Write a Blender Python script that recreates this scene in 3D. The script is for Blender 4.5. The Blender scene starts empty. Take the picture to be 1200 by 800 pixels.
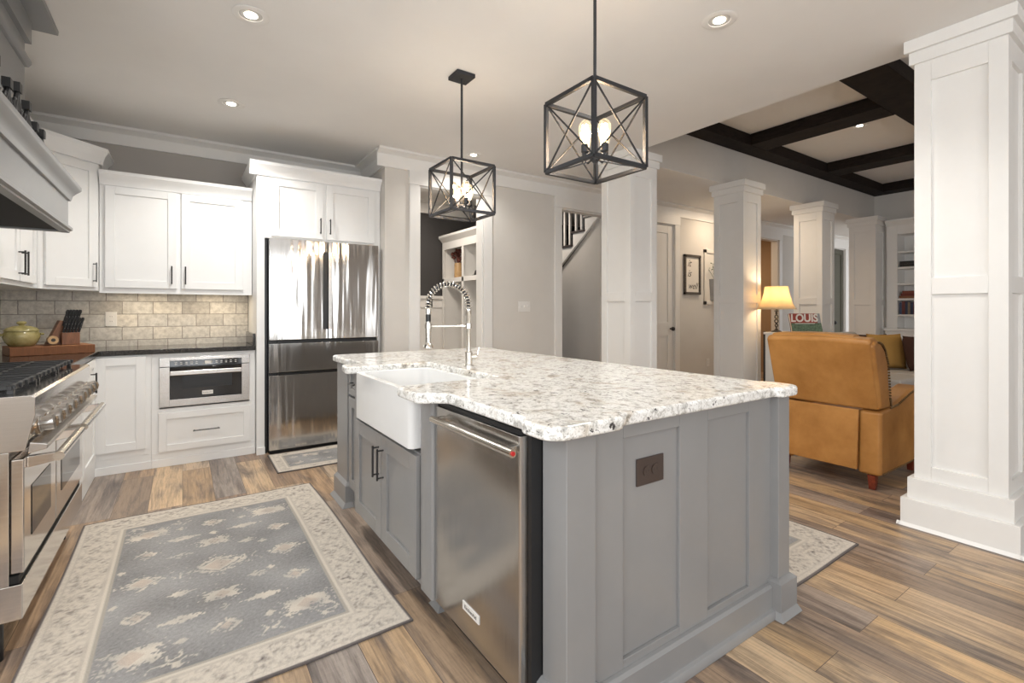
import bpy, bmesh, math, random
from mathutils import Vector, Matrix, noise as mnoise

C = bpy.context.scene.collection
SC = bpy.context.scene
rnd = random.Random(7)
PI = math.pi

# ------------------------------------------------------------------ camera, world, lights, exposure
cam_d = bpy.data.cameras.new('camera')
cam = bpy.data.objects.new('camera', cam_d); C.objects.link(cam)
cam.location = (0, 0, 1.215)
cam.rotation_euler = (PI / 2, 0, math.radians(-34.2866))
cam_d.sensor_width = 36.0
cam_d.lens = 566.16 / 1200 * 36.0
cam_d.shift_y = -36.14 / 1200
cam_d.clip_start = 0.02
SC.camera = cam

SC.view_settings.view_transform = 'Standard'
SC.view_settings.look = 'None'
SC.view_settings.gamma = 1.0
SC.view_settings.use_curve_mapping = False
SC.view_settings.exposure = 0.72
SC.cycles.use_denoising = True
SC.cycles.max_bounces = 8
SC.cycles.diffuse_bounces = 5
SC.cycles.glossy_bounces = 5
SC.cycles.sample_clamp_indirect = 6.0

world = bpy.data.worlds.new('world'); SC.world = world
world.use_nodes = True
wb = world.node_tree.nodes['Background']
wb.inputs[0].default_value = (0.92, 0.96, 1.0, 1)
wb.inputs[1].default_value = 1.2


def area(name, loc, rot, sx, sy, power, col=(1, 1, 1), spread=PI):
    l = bpy.data.lights.new(name, 'AREA'); l.shape = 'RECTANGLE'
    l.size = sx; l.size_y = sy; l.energy = power; l.color = col; l.spread = spread
    o = bpy.data.objects.new(name, l); C.objects.link(o)
    o.location = loc; o.rotation_euler = rot
    return o


def point(name, loc, power, col, r=0.03):
    l = bpy.data.lights.new(name, 'POINT'); l.energy = power; l.color = col; l.shadow_soft_size = r
    o = bpy.data.objects.new(name, l); C.objects.link(o); o.location = loc
    return o


def spot(name, loc, power, col, ang=2.4, r=0.06):
    l = bpy.data.lights.new(name, 'SPOT'); l.energy = power; l.color = col
    l.spot_size = ang; l.spot_blend = 0.6; l.shadow_soft_size = r
    o = bpy.data.objects.new(name, l); C.objects.link(o); o.location = loc
    return o


DAY = (0.94, 0.975, 1.0)
WARM = (1.0, 0.82, 0.60)
# daylight coming in through the rear windows (behind the camera)
REAR_WINDOWS = [(-0.75, 0.75), (1.05, 2.55), (4.6, 6.1), (6.5, 8.0)]
for i, (wx0, wx1) in enumerate(REAR_WINDOWS):
    area('daylight_window', ((wx0 + wx1) / 2, -3.62, 1.5), (PI / 2, 0, 0), wx1 - wx0, 1.9, [24, 25, 4, 4][i], DAY if i < 2 else (1, .92, .82))
# daylight from the window in the range wall, beside the camera
LEFT_WINDOWS = [(-2.6, -1.2), (-.55, 1.25)]
for a, b in LEFT_WINDOWS:
    area('daylight_window', (-1.30, (a + b) / 2, 1.65), (PI / 2, 0, -PI / 2), b - a, 1.6, 16 if a < -1 else 36, DAY)
# unseen fill lamps added to brighten the hall and the rooms beyond
area('mudroom_fill', (2.2, 5.3, 2.70), (0, 0, 0), 0.3, 0.3, 16, (1, .9, .78))
area('stair_fill', (4.0, 5.4, 2.70), (0, 0, 0), 0.3, 0.3, 6, (1, .88, .75))
area('hall_fill', (6.6, 3.9, 2.725), (0, 0, 0), 0.25, 0.25, 8, (1, .80, .58))
area('den_fill', (8.2, 5.6, 2.70), (0, 0, 0), 0.3, 0.3, 14, (1, .72, .45))


# ------------------------------------------------------------------ node materials
def new_mat(name):
    m = bpy.data.materials.new(name); m.use_nodes = True
    nt = m.node_tree
    return m, nt, nt.nodes['Principled BSDF']


def L(nt, a, b):
    nt.links.new(a, b)


def nd(nt, t, **kw):
    n = nt.nodes.new(t)
    for k, v in kw.items():
        if k.startswith('i_'):
            n.inputs[k[2:]].default_value = v
        else:
            setattr(n, k, v)
    return n


def ramp(nt, stops, src=None, interp='LINEAR'):
    r = nt.nodes.new('ShaderNodeValToRGB'); r.color_ramp.interpolation = interp
    e = r.color_ramp.elements
    while len(e) < len(stops): e.new(0.5)
    for el, (p, c) in zip(e, stops):
        el.position = p; el.color = (*c, 1) if len(c) == 3 else c
    if src is not None: L(nt, src, r.inputs[0])
    return r


def coords(nt, scale=(1, 1, 1), rot=(0, 0, 0), loc=(0, 0, 0)):
    tc = nt.nodes.new('ShaderNodeTexCoord'); mp = nt.nodes.new('ShaderNodeMapping')
    mp.inputs['Scale'].default_value = scale; mp.inputs['Rotation'].default_value = rot
    mp.inputs['Location'].default_value = loc
    L(nt, tc.outputs['Object'], mp.inputs['Vector'])
    return mp.outputs[0]


def noise_tex(nt, vec, scale, detail=4, rough=0.55, dist=0.0):
    n = nt.nodes.new('ShaderNodeTexNoise')
    n.inputs['Scale'].default_value = scale; n.inputs['Detail'].default_value = detail
    n.inputs['Roughness'].default_value = rough; n.inputs['Distortion'].default_value = dist
    if vec is not None: L(nt, vec, n.inputs['Vector'])
    return n


def mixc(nt, fac, a, b, mode='MIX'):
    n = nt.nodes.new('ShaderNodeMix'); n.data_type = 'RGBA'; n.blend_type = mode
    for sock, val in ((n.inputs[0], fac), (n.inputs[6], a), (n.inputs[7], b)):
        if hasattr(val, 'links'): L(nt, val, sock)
        elif isinstance(val, (int, float)): sock.default_value = val
        else: sock.default_value = (*val, 1)
    return n.outputs[2]


def bump(nt, bs, h, strength=0.1, dist=0.01):
    b = nt.nodes.new('ShaderNodeBump'); b.inputs['Strength'].default_value = strength
    b.inputs['Distance'].default_value = dist
    L(nt, h, b.inputs['Height']); L(nt, b.outputs[0], bs.inputs['Normal'])


def paint(name, col, rough=0.45, var=0.03, bmp=0.03, scale=9.0, spec=0.5):
    m, nt, bs = new_mat(name)
    v = coords(nt)
    n = noise_tex(nt, v, scale, 3)
    a = tuple(c * (1 - var) for c in col); b = tuple(min(1, c * (1 + var)) for c in col)
    L(nt, ramp(nt, [(0.3, a), (0.7, b)], n.outputs[0]).outputs[0], bs.inputs['Base Color'])
    n2 = noise_tex(nt, v, 160, 2)
    bump(nt, bs, n2.outputs[0], bmp, 0.002)
    bs.inputs['Roughness'].default_value = rough
    bs.inputs['Specular IOR Level'].default_value = spec
    return m


def metal(name, col, rough=0.25, brush=(1, 1, 90), bmp=0.04, var=0.06, wave=0.0):
    m, nt, bs = new_mat(name)
    v = coords(nt, brush)
    n = noise_tex(nt, v, 6, 4, 0.6)
    a = tuple(c * (1 - var) for c in col); b = tuple(min(1, c * (1 + var)) for c in col)
    L(nt, ramp(nt, [(0.3, a), (0.7, b)], n.outputs[0]).outputs[0], bs.inputs['Base Color'])
    r = ramp(nt, [(0.3, (rough * .85,) * 3), (0.7, (rough * 1.2,) * 3)], n.outputs[0])
    L(nt, r.outputs[0], bs.inputs['Roughness'])
    bs.inputs['Metallic'].default_value = 1.0
    if wave > 0:
        v2 = coords(nt, (9, 9, 0.55))
        n2 = noise_tex(nt, v2, 1.0, 2, 0.5)
        bump(nt, bs, n2.outputs[0], wave, 0.05)
    elif bmp > 0:
        bump(nt, bs, n.outputs[0], bmp, 0.002)
    return m


def emit(name, col, strength):
    m, nt, bs = new_mat(name)
    bs.inputs['Base Color'].default_value = (*col, 1)
    bs.inputs['Emission Color'].default_value = (*col, 1)
    bs.inputs['Emission Strength'].default_value = strength
    return m


def attr_mat(name, rough=0.9, bmp_scale=300, bmp=0.3, sheen=0.0):
    m, nt, bs = new_mat(name)
    a = nt.nodes.new('ShaderNodeAttribute'); a.attribute_name = 'pattern'
    v = coords(nt)
    n = noise_tex(nt, v, bmp_scale, 2)
    c = mixc(nt, 0.25, a.outputs['Color'], n.outputs[0], 'OVERLAY')
    L(nt, c, bs.inputs['Base Color'])
    bs.inputs['Roughness'].default_value = rough
    bs.inputs['Specular IOR Level'].default_value = 0.1
    bump(nt, bs, n.outputs[0], bmp, 0.003)
    return m


M = {}
M['white'] = paint('white_cabinet_paint', (0.84, 0.84, 0.835), 0.38, 0.01, 0.01)
M['trim'] = paint('white_trim_paint', (0.79, 0.775, 0.75), 0.42, 0.01, 0.01)
M['wall'] = paint('greige_wall_paint', (0.66, 0.63, 0.59), 0.75, 0.02, 0.05, 4)
M['wall_dark_taupe'] = paint('taupe_soffit_paint', (0.42, 0.395, 0.37), 0.8, 0.02, 0.05, 4)
M['ceil'] = paint('ceiling_paint', (0.80, 0.785, 0.765), 0.85, 0.015, 0.05, 3)
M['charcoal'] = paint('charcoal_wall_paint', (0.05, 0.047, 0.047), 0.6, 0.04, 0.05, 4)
M['gray'] = paint('gray_island_paint', (0.255, 0.253, 0.252), 0.24, 0.02, 0.01, 6, 0.6)
M['hoodgray'] = paint('gray_hood_paint', (0.21, 0.213, 0.217), 0.35, 0.02, 0.01, 6, 0.6)
M['steel'] = metal('brushed_stainless', (0.62, 0.60, 0.58), 0.22, (1, 1, 60))
M['fridge'] = metal('fridge_stainless', (0.60, 0.585, 0.57), 0.12, (60, 60, 1), 0.0, 0.05, 0.22)
M['dwsteel'] = metal('dishwasher_stainless', (0.50, 0.495, 0.49), 0.20, (1, 60, 1), 0.0, 0.05, 0.03)
M['rangesteel'] = metal('range_stainless', (0.72, 0.69, 0.66), 0.13, (1, 1, 40), 0.0, 0.05)
M['chrome'] = metal('brushed_nickel', (0.72, 0.69, 0.64), 0.2, (1, 1, 30))
M['knob'] = metal('satin_knob_metal', (0.46, 0.44, 0.42), 0.3, (1, 1, 30))
M['bronze'] = metal('warm_knob_metal', (0.40, 0.31, 0.22), 0.28, (1, 1, 30))
M['iron'] = metal('dark_lantern_metal', (0.075, 0.076, 0.082), 0.55, (1, 1, 10), 0.02)
M['black'] = paint('black_plastic', (0.012, 0.012, 0.013), 0.35, 0.05, 0.02)
M['blackmetal'] = paint('black_hardware', (0.02, 0.02, 0.021), 0.4, 0.05, 0.02)
M['glassblack'] = paint('black_oven_glass', (0.012, 0.012, 0.013), 0.06, 0.02, 0.0)
M['porcelain'] = paint('white_fireclay', (0.79, 0.79, 0.785), 0.12, 0.01, 0.0)
M['plate'] = paint('white_plate_plastic', (0.78, 0.76, 0.73), 0.4, 0.01, 0.0)
M['bronzeplate'] = paint('brown_outlet_plate', (0.055, 0.038, 0.032), 0.4, 0.05, 0.02)
M['redplate'] = paint('red_medallion', (0.45, 0.02, 0.02), 0.3, 0.05, 0.0)
M['beamwood'] = None


def wood(name, c1, c2, rough=0.45, scale=(1, 14, 14), nscale=3, bmp=0.15):
    m, nt, bs = new_mat(name)
    v = coords(nt, scale)
    n = noise_tex(nt, v, nscale, 6, 0.6, 0.6)
    L(nt, ramp(nt, [(0.3, c1), (0.7, c2)], n.outputs[0]).outputs[0], bs.inputs['Base Color'])
    bs.inputs['Roughness'].default_value = rough
    bump(nt, bs, n.outputs[0], bmp, 0.004)
    return m


M['beamwood'] = wood('dark_beam_wood', (0.006, 0.004, 0.0035), (0.022, 0.015, 0.012), 0.7, (3, 3, 12), 3, 0.3)
M['beamwood'].node_tree.nodes['Principled BSDF'].inputs['Specular IOR Level'].default_value = 0.2
M['redwood'] = wood('cherry_leg_wood', (0.14, 0.02, 0.01), (0.26, 0.05, 0.02), 0.3)
M['treadwood'] = wood('dark_tread_wood', (0.02, 0.014, 0.012), (0.05, 0.03, 0.025), 0.4)
M['knifewood'] = wood('knife_block_wood', (0.12, 0.045, 0.02), (0.27, 0.115, 0.052), 0.4, (10, 10, 2), 4)
M['tanwood'] = wood('tan_wood', (0.42, 0.25, 0.11), (0.58, 0.38, 0.19), 0.4)


def butcher():
    m, nt, bs = new_mat('butcher_block_wood')
    v = coords(nt, (1, 1, 1))
    b = nt.nodes.new('ShaderNodeTexBrick'); L(nt, v, b.inputs['Vector'])
    b.inputs['Color1'].default_value = (0, 0, 0, 1); b.inputs['Color2'].default_value = (1, 1, 1, 1)
    b.inputs['Mortar'].default_value = (0.2, 0.2, 0.2, 1)
    b.inputs['Scale'].default_value = 1; b.inputs['Brick Width'].default_value = 0.035
    b.inputs['Row Height'].default_value = 0.30; b.inputs['Mortar Size'].default_value = 0.0003
    n = noise_tex(nt, coords(nt, (30, 30, 4)), 4, 4)
    base = ramp(nt, [(0, (0.14, 0.05, 0.02)), (0.5, (0.27, 0.115, 0.05)), (1, (0.42, 0.21, 0.10))], b.outputs['Color'])
    L(nt, mixc(nt, 0.35, base.outputs[0], n.outputs[0], 'OVERLAY'), bs.inputs['Base Color'])
    bs.inputs['Roughness'].default_value = 0.5
    bs.inputs['Specular IOR Level'].default_value = 0.25
    return m


M['butcher'] = butcher()


def floor_mat():
    m, nt, bs = new_mat('rustic_plank_floor')
    tc = nt.nodes.new('ShaderNodeTexCoord')
    sp = nt.nodes.new('ShaderNodeSeparateXYZ'); L(nt, tc.outputs['Object'], sp.inputs[0])
    cb = nt.nodes.new('ShaderNodeCombineXYZ')
    L(nt, sp.outputs[1], cb.inputs[0]); L(nt, sp.outputs[0], cb.inputs[1])
    b = nt.nodes.new('ShaderNodeTexBrick'); L(nt, cb.outputs[0], b.inputs['Vector'])
    b.offset = 0.37; b.offset_frequency = 2; b.squash = 1.0
    b.inputs['Color1'].default_value = (0, 0, 0, 1); b.inputs['Color2'].default_value = (1, 1, 1, 1)
    b.inputs['Mortar'].default_value = (0, 0, 0, 1)
    b.inputs['Scale'].default_value = 1; b.inputs['Brick Width'].default_value = 1.22
    b.inputs['Row Height'].default_value = 0.176; b.inputs['Mortar Size'].default_value = 0.0012
    b.inputs['Mortar Smooth'].default_value = 0.1
    # second, coarser random value so the tone also varies along a plank
    pl = ramp(nt, [(0.0, (0.20, 0.165, 0.15)), (0.17, (0.52, 0.37, 0.215)), (0.32, (0.24, 0.175, 0.14)),
                   (0.48, (0.66, 0.50, 0.32)), (0.63, (0.30, 0.275, 0.26)), (0.80, (0.42, 0.29, 0.18)),
                   (1.0, (0.60, 0.47, 0.31))], b.outputs['Color'], 'LINEAR')
    # per plank offset of the grain
    addv = nt.nodes.new('ShaderNodeVectorMath'); addv.operation = 'MULTIPLY_ADD'
    L(nt, b.outputs['Color'], addv.inputs[0]); addv.inputs[1].default_value = (13, 7, 3)
    L(nt, tc.outputs['Object'], addv.inputs[2])
    mp = nt.nodes.new('ShaderNodeMapping'); mp.inputs['Scale'].default_value = (11, .7, 1)
    L(nt, addv.outputs[0], mp.inputs['Vector'])
    grain = noise_tex(nt, mp.outputs[0], 2.6, 8, 0.68, 0.9)
    mp2 = nt.nodes.new('ShaderNodeMapping'); mp2.inputs['Scale'].default_value = (4.6, .8, 1)
    L(nt, addv.outputs[0], mp2.inputs['Vector'])
    patch = noise_tex(nt, mp2.outputs[0], 1.7, 5, 0.6, 0.5)
    pr = ramp(nt, [(0.36, (.8, .8, .8)), (0.52, (0, 0, 0))], patch.outputs[0])
    dark = ramp(nt, [(0.30, (0.085, 0.075, 0.078)), (0.55, (0.17, 0.14, 0.125)), (0.75, (0.28, 0.25, 0.225))], grain.outputs[0])
    c1 = mixc(nt, pr.outputs[0], pl.outputs[0], dark.outputs[0])
    gr = ramp(nt, [(0.34, (0.52, 0.49, 0.48)), (0.52, (0.98, 0.95, 0.92)), (0.72, (1.2, 1.14, 1.06))], grain.outputs[0])
    c1 = mixc(nt, 1.0, c1, (1.12, 1.10, 1.08), 'MULTIPLY')
    c2 = mixc(nt, 0.95, c1, gr.outputs[0], 'MULTIPLY')
    mpf = nt.nodes.new('ShaderNodeMapping'); mpf.inputs['Scale'].default_value = (70, 3.0, 1)
    L(nt, addv.outputs[0], mpf.inputs['Vector'])
    fine = noise_tex(nt, mpf.outputs[0], 1.6, 6, 0.75, 0.3)
    fr = ramp(nt, [(0.34, (0.50, 0.48, 0.48)), (0.52, (1, 1, 1)), (0.7, (1.12, 1.1, 1.08))], fine.outputs[0])
    c2 = mixc(nt, 0.65, c2, fr.outputs[0], 'MULTIPLY')
    # cross saw marks
    mp3 = nt.nodes.new('ShaderNodeMapping'); mp3.inputs['Scale'].default_value = (6, 60, 1)
    L(nt, addv.outputs[0], mp3.inputs['Vector'])
    saw = noise_tex(nt, mp3.outputs[0], 2, 3, 0.7)
    c3 = mixc(nt, 0.12, c2, saw.outputs[0], 'OVERLAY')
    seam = ramp(nt, [(0.0, (1, 1, 1)), (1.0, (0.55, 0.5, 0.48))], b.outputs['Fac'])
    c4 = mixc(nt, 1.0, c3, seam.outputs[0], 'MULTIPLY')
    L(nt, c4, bs.inputs['Base Color'])
    rr = ramp(nt, [(0.3, (0.30,) * 3), (0.8, (0.48,) * 3)], grain.outputs[0])
    L(nt, rr.outputs[0], bs.inputs['Roughness'])
    bs.inputs['Specular IOR Level'].default_value = 0.45
    bump(nt, bs, grain.outputs[0], 0.10, 0.004)
    return m


M['floor'] = floor_mat()


def granite():
    m, nt, bs = new_mat('speckled_white_granite')
    v = coords(nt, (1, 1, 1)); vs = coords(nt, (1.25, 0.95, 1.2), (0, 0, 0.35))
    cloud = noise_tex(nt, vs, 5.0, 6, 0.62, 1.0)
    base = ramp(nt, [(0.28, (0.42, 0.37, 0.31)), (0.37, (0.66, 0.61, 0.54)), (0.46, (0.84, 0.83, 0.80)), (0.75, (0.90, 0.895, 0.885))], cloud.outputs[0])
    mid = noise_tex(nt, vs, 34, 5, 0.68, 0.5)
    mr = ramp(nt, [(0.36, (0.36, 0.35, 0.33)), (0.45, (0.74, 0.73, 0.71)), (0.52, (1, 1, 1))], mid.outputs[0])
    c = mixc(nt, 0.8, base.outputs[0], mr.outputs[0], 'MULTIPLY')
    fine = noise_tex(nt, v, 150, 3, 0.7)
    fr = ramp(nt, [(0.36, (0.30, 0.28, 0.26)), (0.46, (1, 1, 1))], fine.outputs[0])
    c = mixc(nt, 0.6, c, fr.outputs[0], 'MULTIPLY')
    spk = noise_tex(nt, vs, 26, 4, 0.7, 0.2)
    sr = ramp(nt, [(0.35, (1, 1, 1)), (0.375, (0, 0, 0))], spk.outputs[0])
    c = mixc(nt, sr.outputs[0], c, (0.06, 0.055, 0.055))
    L(nt, c, bs.inputs['Base Color'])
    bs.inputs['Roughness'].default_value = 0.16
    return m


M['granite'] = granite()


def black_granite():
    m, nt, bs = new_mat('black_granite')
    v = coords(nt)
    n = noise_tex(nt, v, 120, 4, 0.7)
    L(nt, ramp(nt, [(0.4, (0.012, 0.011, 0.011)), (0.62, (0.05, 0.045, 0.042)), (0.75, (0.16, 0.14, 0.13))], n.outputs[0]).outputs[0], bs.inputs['Base Color'])
    bs.inputs['Roughness'].default_value = 0.1
    return m


M['blackgranite'] = black_granite()


def tile_mat(axis):
    m, nt, bs = new_mat('tumbled_stone_tile')
    tc = nt.nodes.new('ShaderNodeTexCoord')
    sp = nt.nodes.new('ShaderNodeSeparateXYZ'); L(nt, tc.outputs['Object'], sp.inputs[0])
    cb = nt.nodes.new('ShaderNodeCombineXYZ')
    L(nt, sp.outputs[0 if axis == 'x' else 1], cb.inputs[0]); L(nt, sp.outputs[2], cb.inputs[1])
    wob = noise_tex(nt, tc.outputs['Object'], 30, 2)
    off = nt.nodes.new('ShaderNodeVectorMath'); off.operation = 'MULTIPLY_ADD'
    L(nt, wob.outputs['Color'], off.inputs[0]); off.inputs[1].default_value = (0.006, 0.006, 0); L(nt, cb.outputs[0], off.inputs[2])
    b = nt.nodes.new('ShaderNodeTexBrick'); L(nt, off.outputs[0], b.inputs['Vector'])
    b.inputs['Color1'].default_value = (0, 0, 0, 1); b.inputs['Color2'].default_value = (1, 1, 1, 1)
    b.inputs['Mortar'].default_value = (0.5, 0.5, 0.5, 1)
    b.inputs['Scale'].default_value = 1; b.inputs['Brick Width'].default_value = 0.208
    b.inputs['Row Height'].default_value = 0.108; b.inputs['Mortar Size'].default_value = 0.0035
    b.inputs['Mortar Smooth'].default_value = 0.3
    tone = ramp(nt, [(0, (0.50, 0.475, 0.44)), (0.35, (0.66, 0.645, 0.615)), (0.7, (0.74, 0.705, 0.645)), (1, (0.60, 0.595, 0.58))], b.outputs['Color'])
    n = noise_tex(nt, tc.outputs['Object'], 26, 7, 0.72)
    nr = ramp(nt, [(0.3, (0.62, 0.60, 0.58)), (0.6, (1.05, 1.03, 1.0))], n.outputs[0])
    c = mixc(nt, 0.9, tone.outputs[0], nr.outputs[0], 'MULTIPLY')
    c = mixc(nt, b.outputs['Fac'], c, (0.30, 0.275, 0.25))
    L(nt, c, bs.inputs['Base Color'])
    bs.inputs['Roughness'].default_value = 0.55
    inv = nt.nodes.new('ShaderNodeMath'); inv.operation = 'SUBTRACT'; inv.inputs[0].default_value = 1
    L(nt, b.outputs['Fac'], inv.inputs[1])
    bump(nt, bs, inv.outputs[0], 0.5, 0.006)
    return m


M['tile_x'] = tile_mat('x'); M['tile_y'] = tile_mat('y')


def leather():
    m, nt, bs = new_mat('caramel_leather')
    v = coords(nt)
    n = noise_tex(nt, v, 5, 5, 0.6)
    L(nt, ramp(nt, [(0.3, (0.36, 0.155, 0.035)), (0.7, (0.52, 0.25, 0.07))], n.outputs[0]).outputs[0], bs.inputs['Base Color'])
    vo = nt.nodes.new('ShaderNodeTexVoronoi'); L(nt, v, vo.inputs['Vector']); vo.inputs['Scale'].default_value = 220
    bump(nt, bs, vo.outputs['Distance'], 0.12, 0.002)
    bs.inputs['Roughness'].default_value = 0.42
    return m


M['leather'] = leather()


def fabric(name, c1, c2, sc=240):
    m, nt, bs = new_mat(name)
    v = coords(nt)
    n = noise_tex(nt, v, sc, 3, 0.7)
    L(nt, ramp(nt, [(0.3, c1), (0.7, c2)], n.outputs[0]).outputs[0], bs.inputs['Base Color'])
    bs.inputs['Roughness'].default_value = 0.95; bs.inputs['Specular IOR Level'].default_value = 0.1
    bump(nt, bs, n.outputs[0], 0.25, 0.002)
    return m


M['graysofa'] = fabric('gray_sofa_fabric', (0.36, 0.335, 0.31), (0.50, 0.47, 0.44))
M['gold'] = fabric('gold_pillow_fabric', (0.36, 0.20, 0.055), (0.50, 0.29, 0.09))
M['brownpillow'] = fabric('brown_pillow_fabric', (0.045, 0.022, 0.016), (0.08, 0.04, 0.03))
M['rug'] = attr_mat('woven_rug')
M['rugedge'] = fabric('rug_binding', (0.12, 0.105, 0.10), (0.20, 0.175, 0.165))


def glaze():
    m, nt, bs = new_mat('olive_stoneware_glaze')
    v = coords(nt)
    n = noise_tex(nt, v, 14, 5, 0.6)
    L(nt, ramp(nt, [(0.3, (0.20, 0.17, 0.06)), (0.5, (0.36, 0.31, 0.13)), (0.7, (0.48, 0.40, 0.20))], n.outputs[0]).outputs[0], bs.inputs['Base Color'])
    bs.inputs['Roughness'].default_value = 0.22
    return m


M['glaze'] = glaze()


def brick_mat():
    m, nt, bs = new_mat('fireplace_brick')
    tc = nt.nodes.new('ShaderNodeTexCoord')
    sp = nt.nodes.new('ShaderNodeSeparateXYZ'); L(nt, tc.outputs['Object'], sp.inputs[0])
    cb = nt.nodes.new('ShaderNodeCombineXYZ'); L(nt, sp.outputs[1], cb.inputs[0]); L(nt, sp.outputs[2], cb.inputs[1])
    b = nt.nodes.new('ShaderNodeTexBrick'); L(nt, cb.outputs[0], b.inputs['Vector'])
    b.inputs['Color1'].default_value = (0.16, 0.075, 0.05, 1); b.inputs['Color2'].default_value = (0.30, 0.17, 0.11, 1)
    b.inputs['Mortar'].default_value = (0.35, 0.32, 0.28, 1); b.inputs['Scale'].default_value = 1
    b.inputs['Brick Width'].default_value = 0.21; b.inputs['Row Height'].default_value = 0.07; b.inputs['Mortar Size'].default_value = 0.006
    L(nt, b.outputs['Color'], bs.inputs['Base Color']); bs.inputs['Roughness'].default_value = 0.9
    return m


M['brick'] = brick_mat()
M['bulb'] = emit('glowing_filament_bulb', (1.0, 0.66, 0.32), 45.0)
M['can'] = emit('recessed_lamp_glow', (1.0, 0.90, 0.76), 9.0)
M['undercab'] = emit('under_cabinet_strip_glow', (1.0, 0.80, 0.52), 4.0)
M['baffle'] = paint('baffle_dim_tone', (0.55, 0.54, 0.52), 0.5, 0.02, 0.0)  # flat disc colour; its gray carries the dimness of a recessed cone
M['olive'] = paint('dark_olive_door', (0.055, 0.050, 0.026), 0.5, 0.05, 0.02)
M['tanwall'] = paint('tan_den_wall', (0.36, 0.25, 0.16), 0.8, 0.03, 0.05)
M['artpaper'] = paint('white_art_paper', (0.74, 0.70, 0.64), 0.8, 0.02, 0.02)
M['ink'] = paint('dark_ink', (0.05, 0.045, 0.04), 0.8, 0.02, 0.0)
M['framewood'] = wood('weathered_frame_wood', (0.05, 0.042, 0.036), (0.13, 0.11, 0.095), 0.7)
M['leaf'] = paint('green_leaf', (0.05, 0.085, 0.04), 0.6, 0.3, 0.05)
M['zinc'] = paint('galvanised_metal', (0.32, 0.32, 0.32), 0.5, 0.08, 0.02)
M['silverdot'] = metal('bright_rivet', (0.8, 0.8, 0.8), 0.2)
M['brass'] = metal('antique_nailhead', (0.16, 0.10, 0.05), 0.35)
M['shadowgap'] = paint('black_liner', (0.006, 0.006, 0.006), 0.7, 0.02, 0.0)


def shade_mat():
    m, nt, bs = new_mat('fabric_lamp_shade')
    out = nt.nodes['Material Output']
    bs.inputs['Base Color'].default_value = (0.80, 0.70, 0.52, 1); bs.inputs['Roughness'].default_value = 0.9
    tr = nt.nodes.new('ShaderNodeBsdfTranslucent'); tr.inputs[0].default_value = (0.86, 0.74, 0.52, 1)
    n = noise_tex(nt, coords(nt), 200, 2); bump(nt, bs, n.outputs[0], 0.15, 0.002)
    mx = nt.nodes.new('ShaderNodeMixShader'); mx.inputs[0].default_value = 0.5
    L(nt, bs.outputs[0], mx.inputs[1]); L(nt, tr.outputs[0], mx.inputs[2]); L(nt, mx.outputs[0], out.inputs[0])
    return m


M['shade'] = shade_mat()


def glass_mat():
    m, nt, bs = new_mat('clear_bulb_glass')
    bs.inputs['Base Color'].default_value = (1, 0.93, 0.82, 1)
    bs.inputs['Transmission Weight'].default_value = 1.0; bs.inputs['Roughness'].default_value = 0.02
    bs.inputs['IOR'].default_value = 1.08
    bs.inputs['Emission Color'].default_value = (1, 0.78, 0.48, 1); bs.inputs['Emission Strength'].default_value = 0.22
    return m


M['glass'] = glass_mat()


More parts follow.
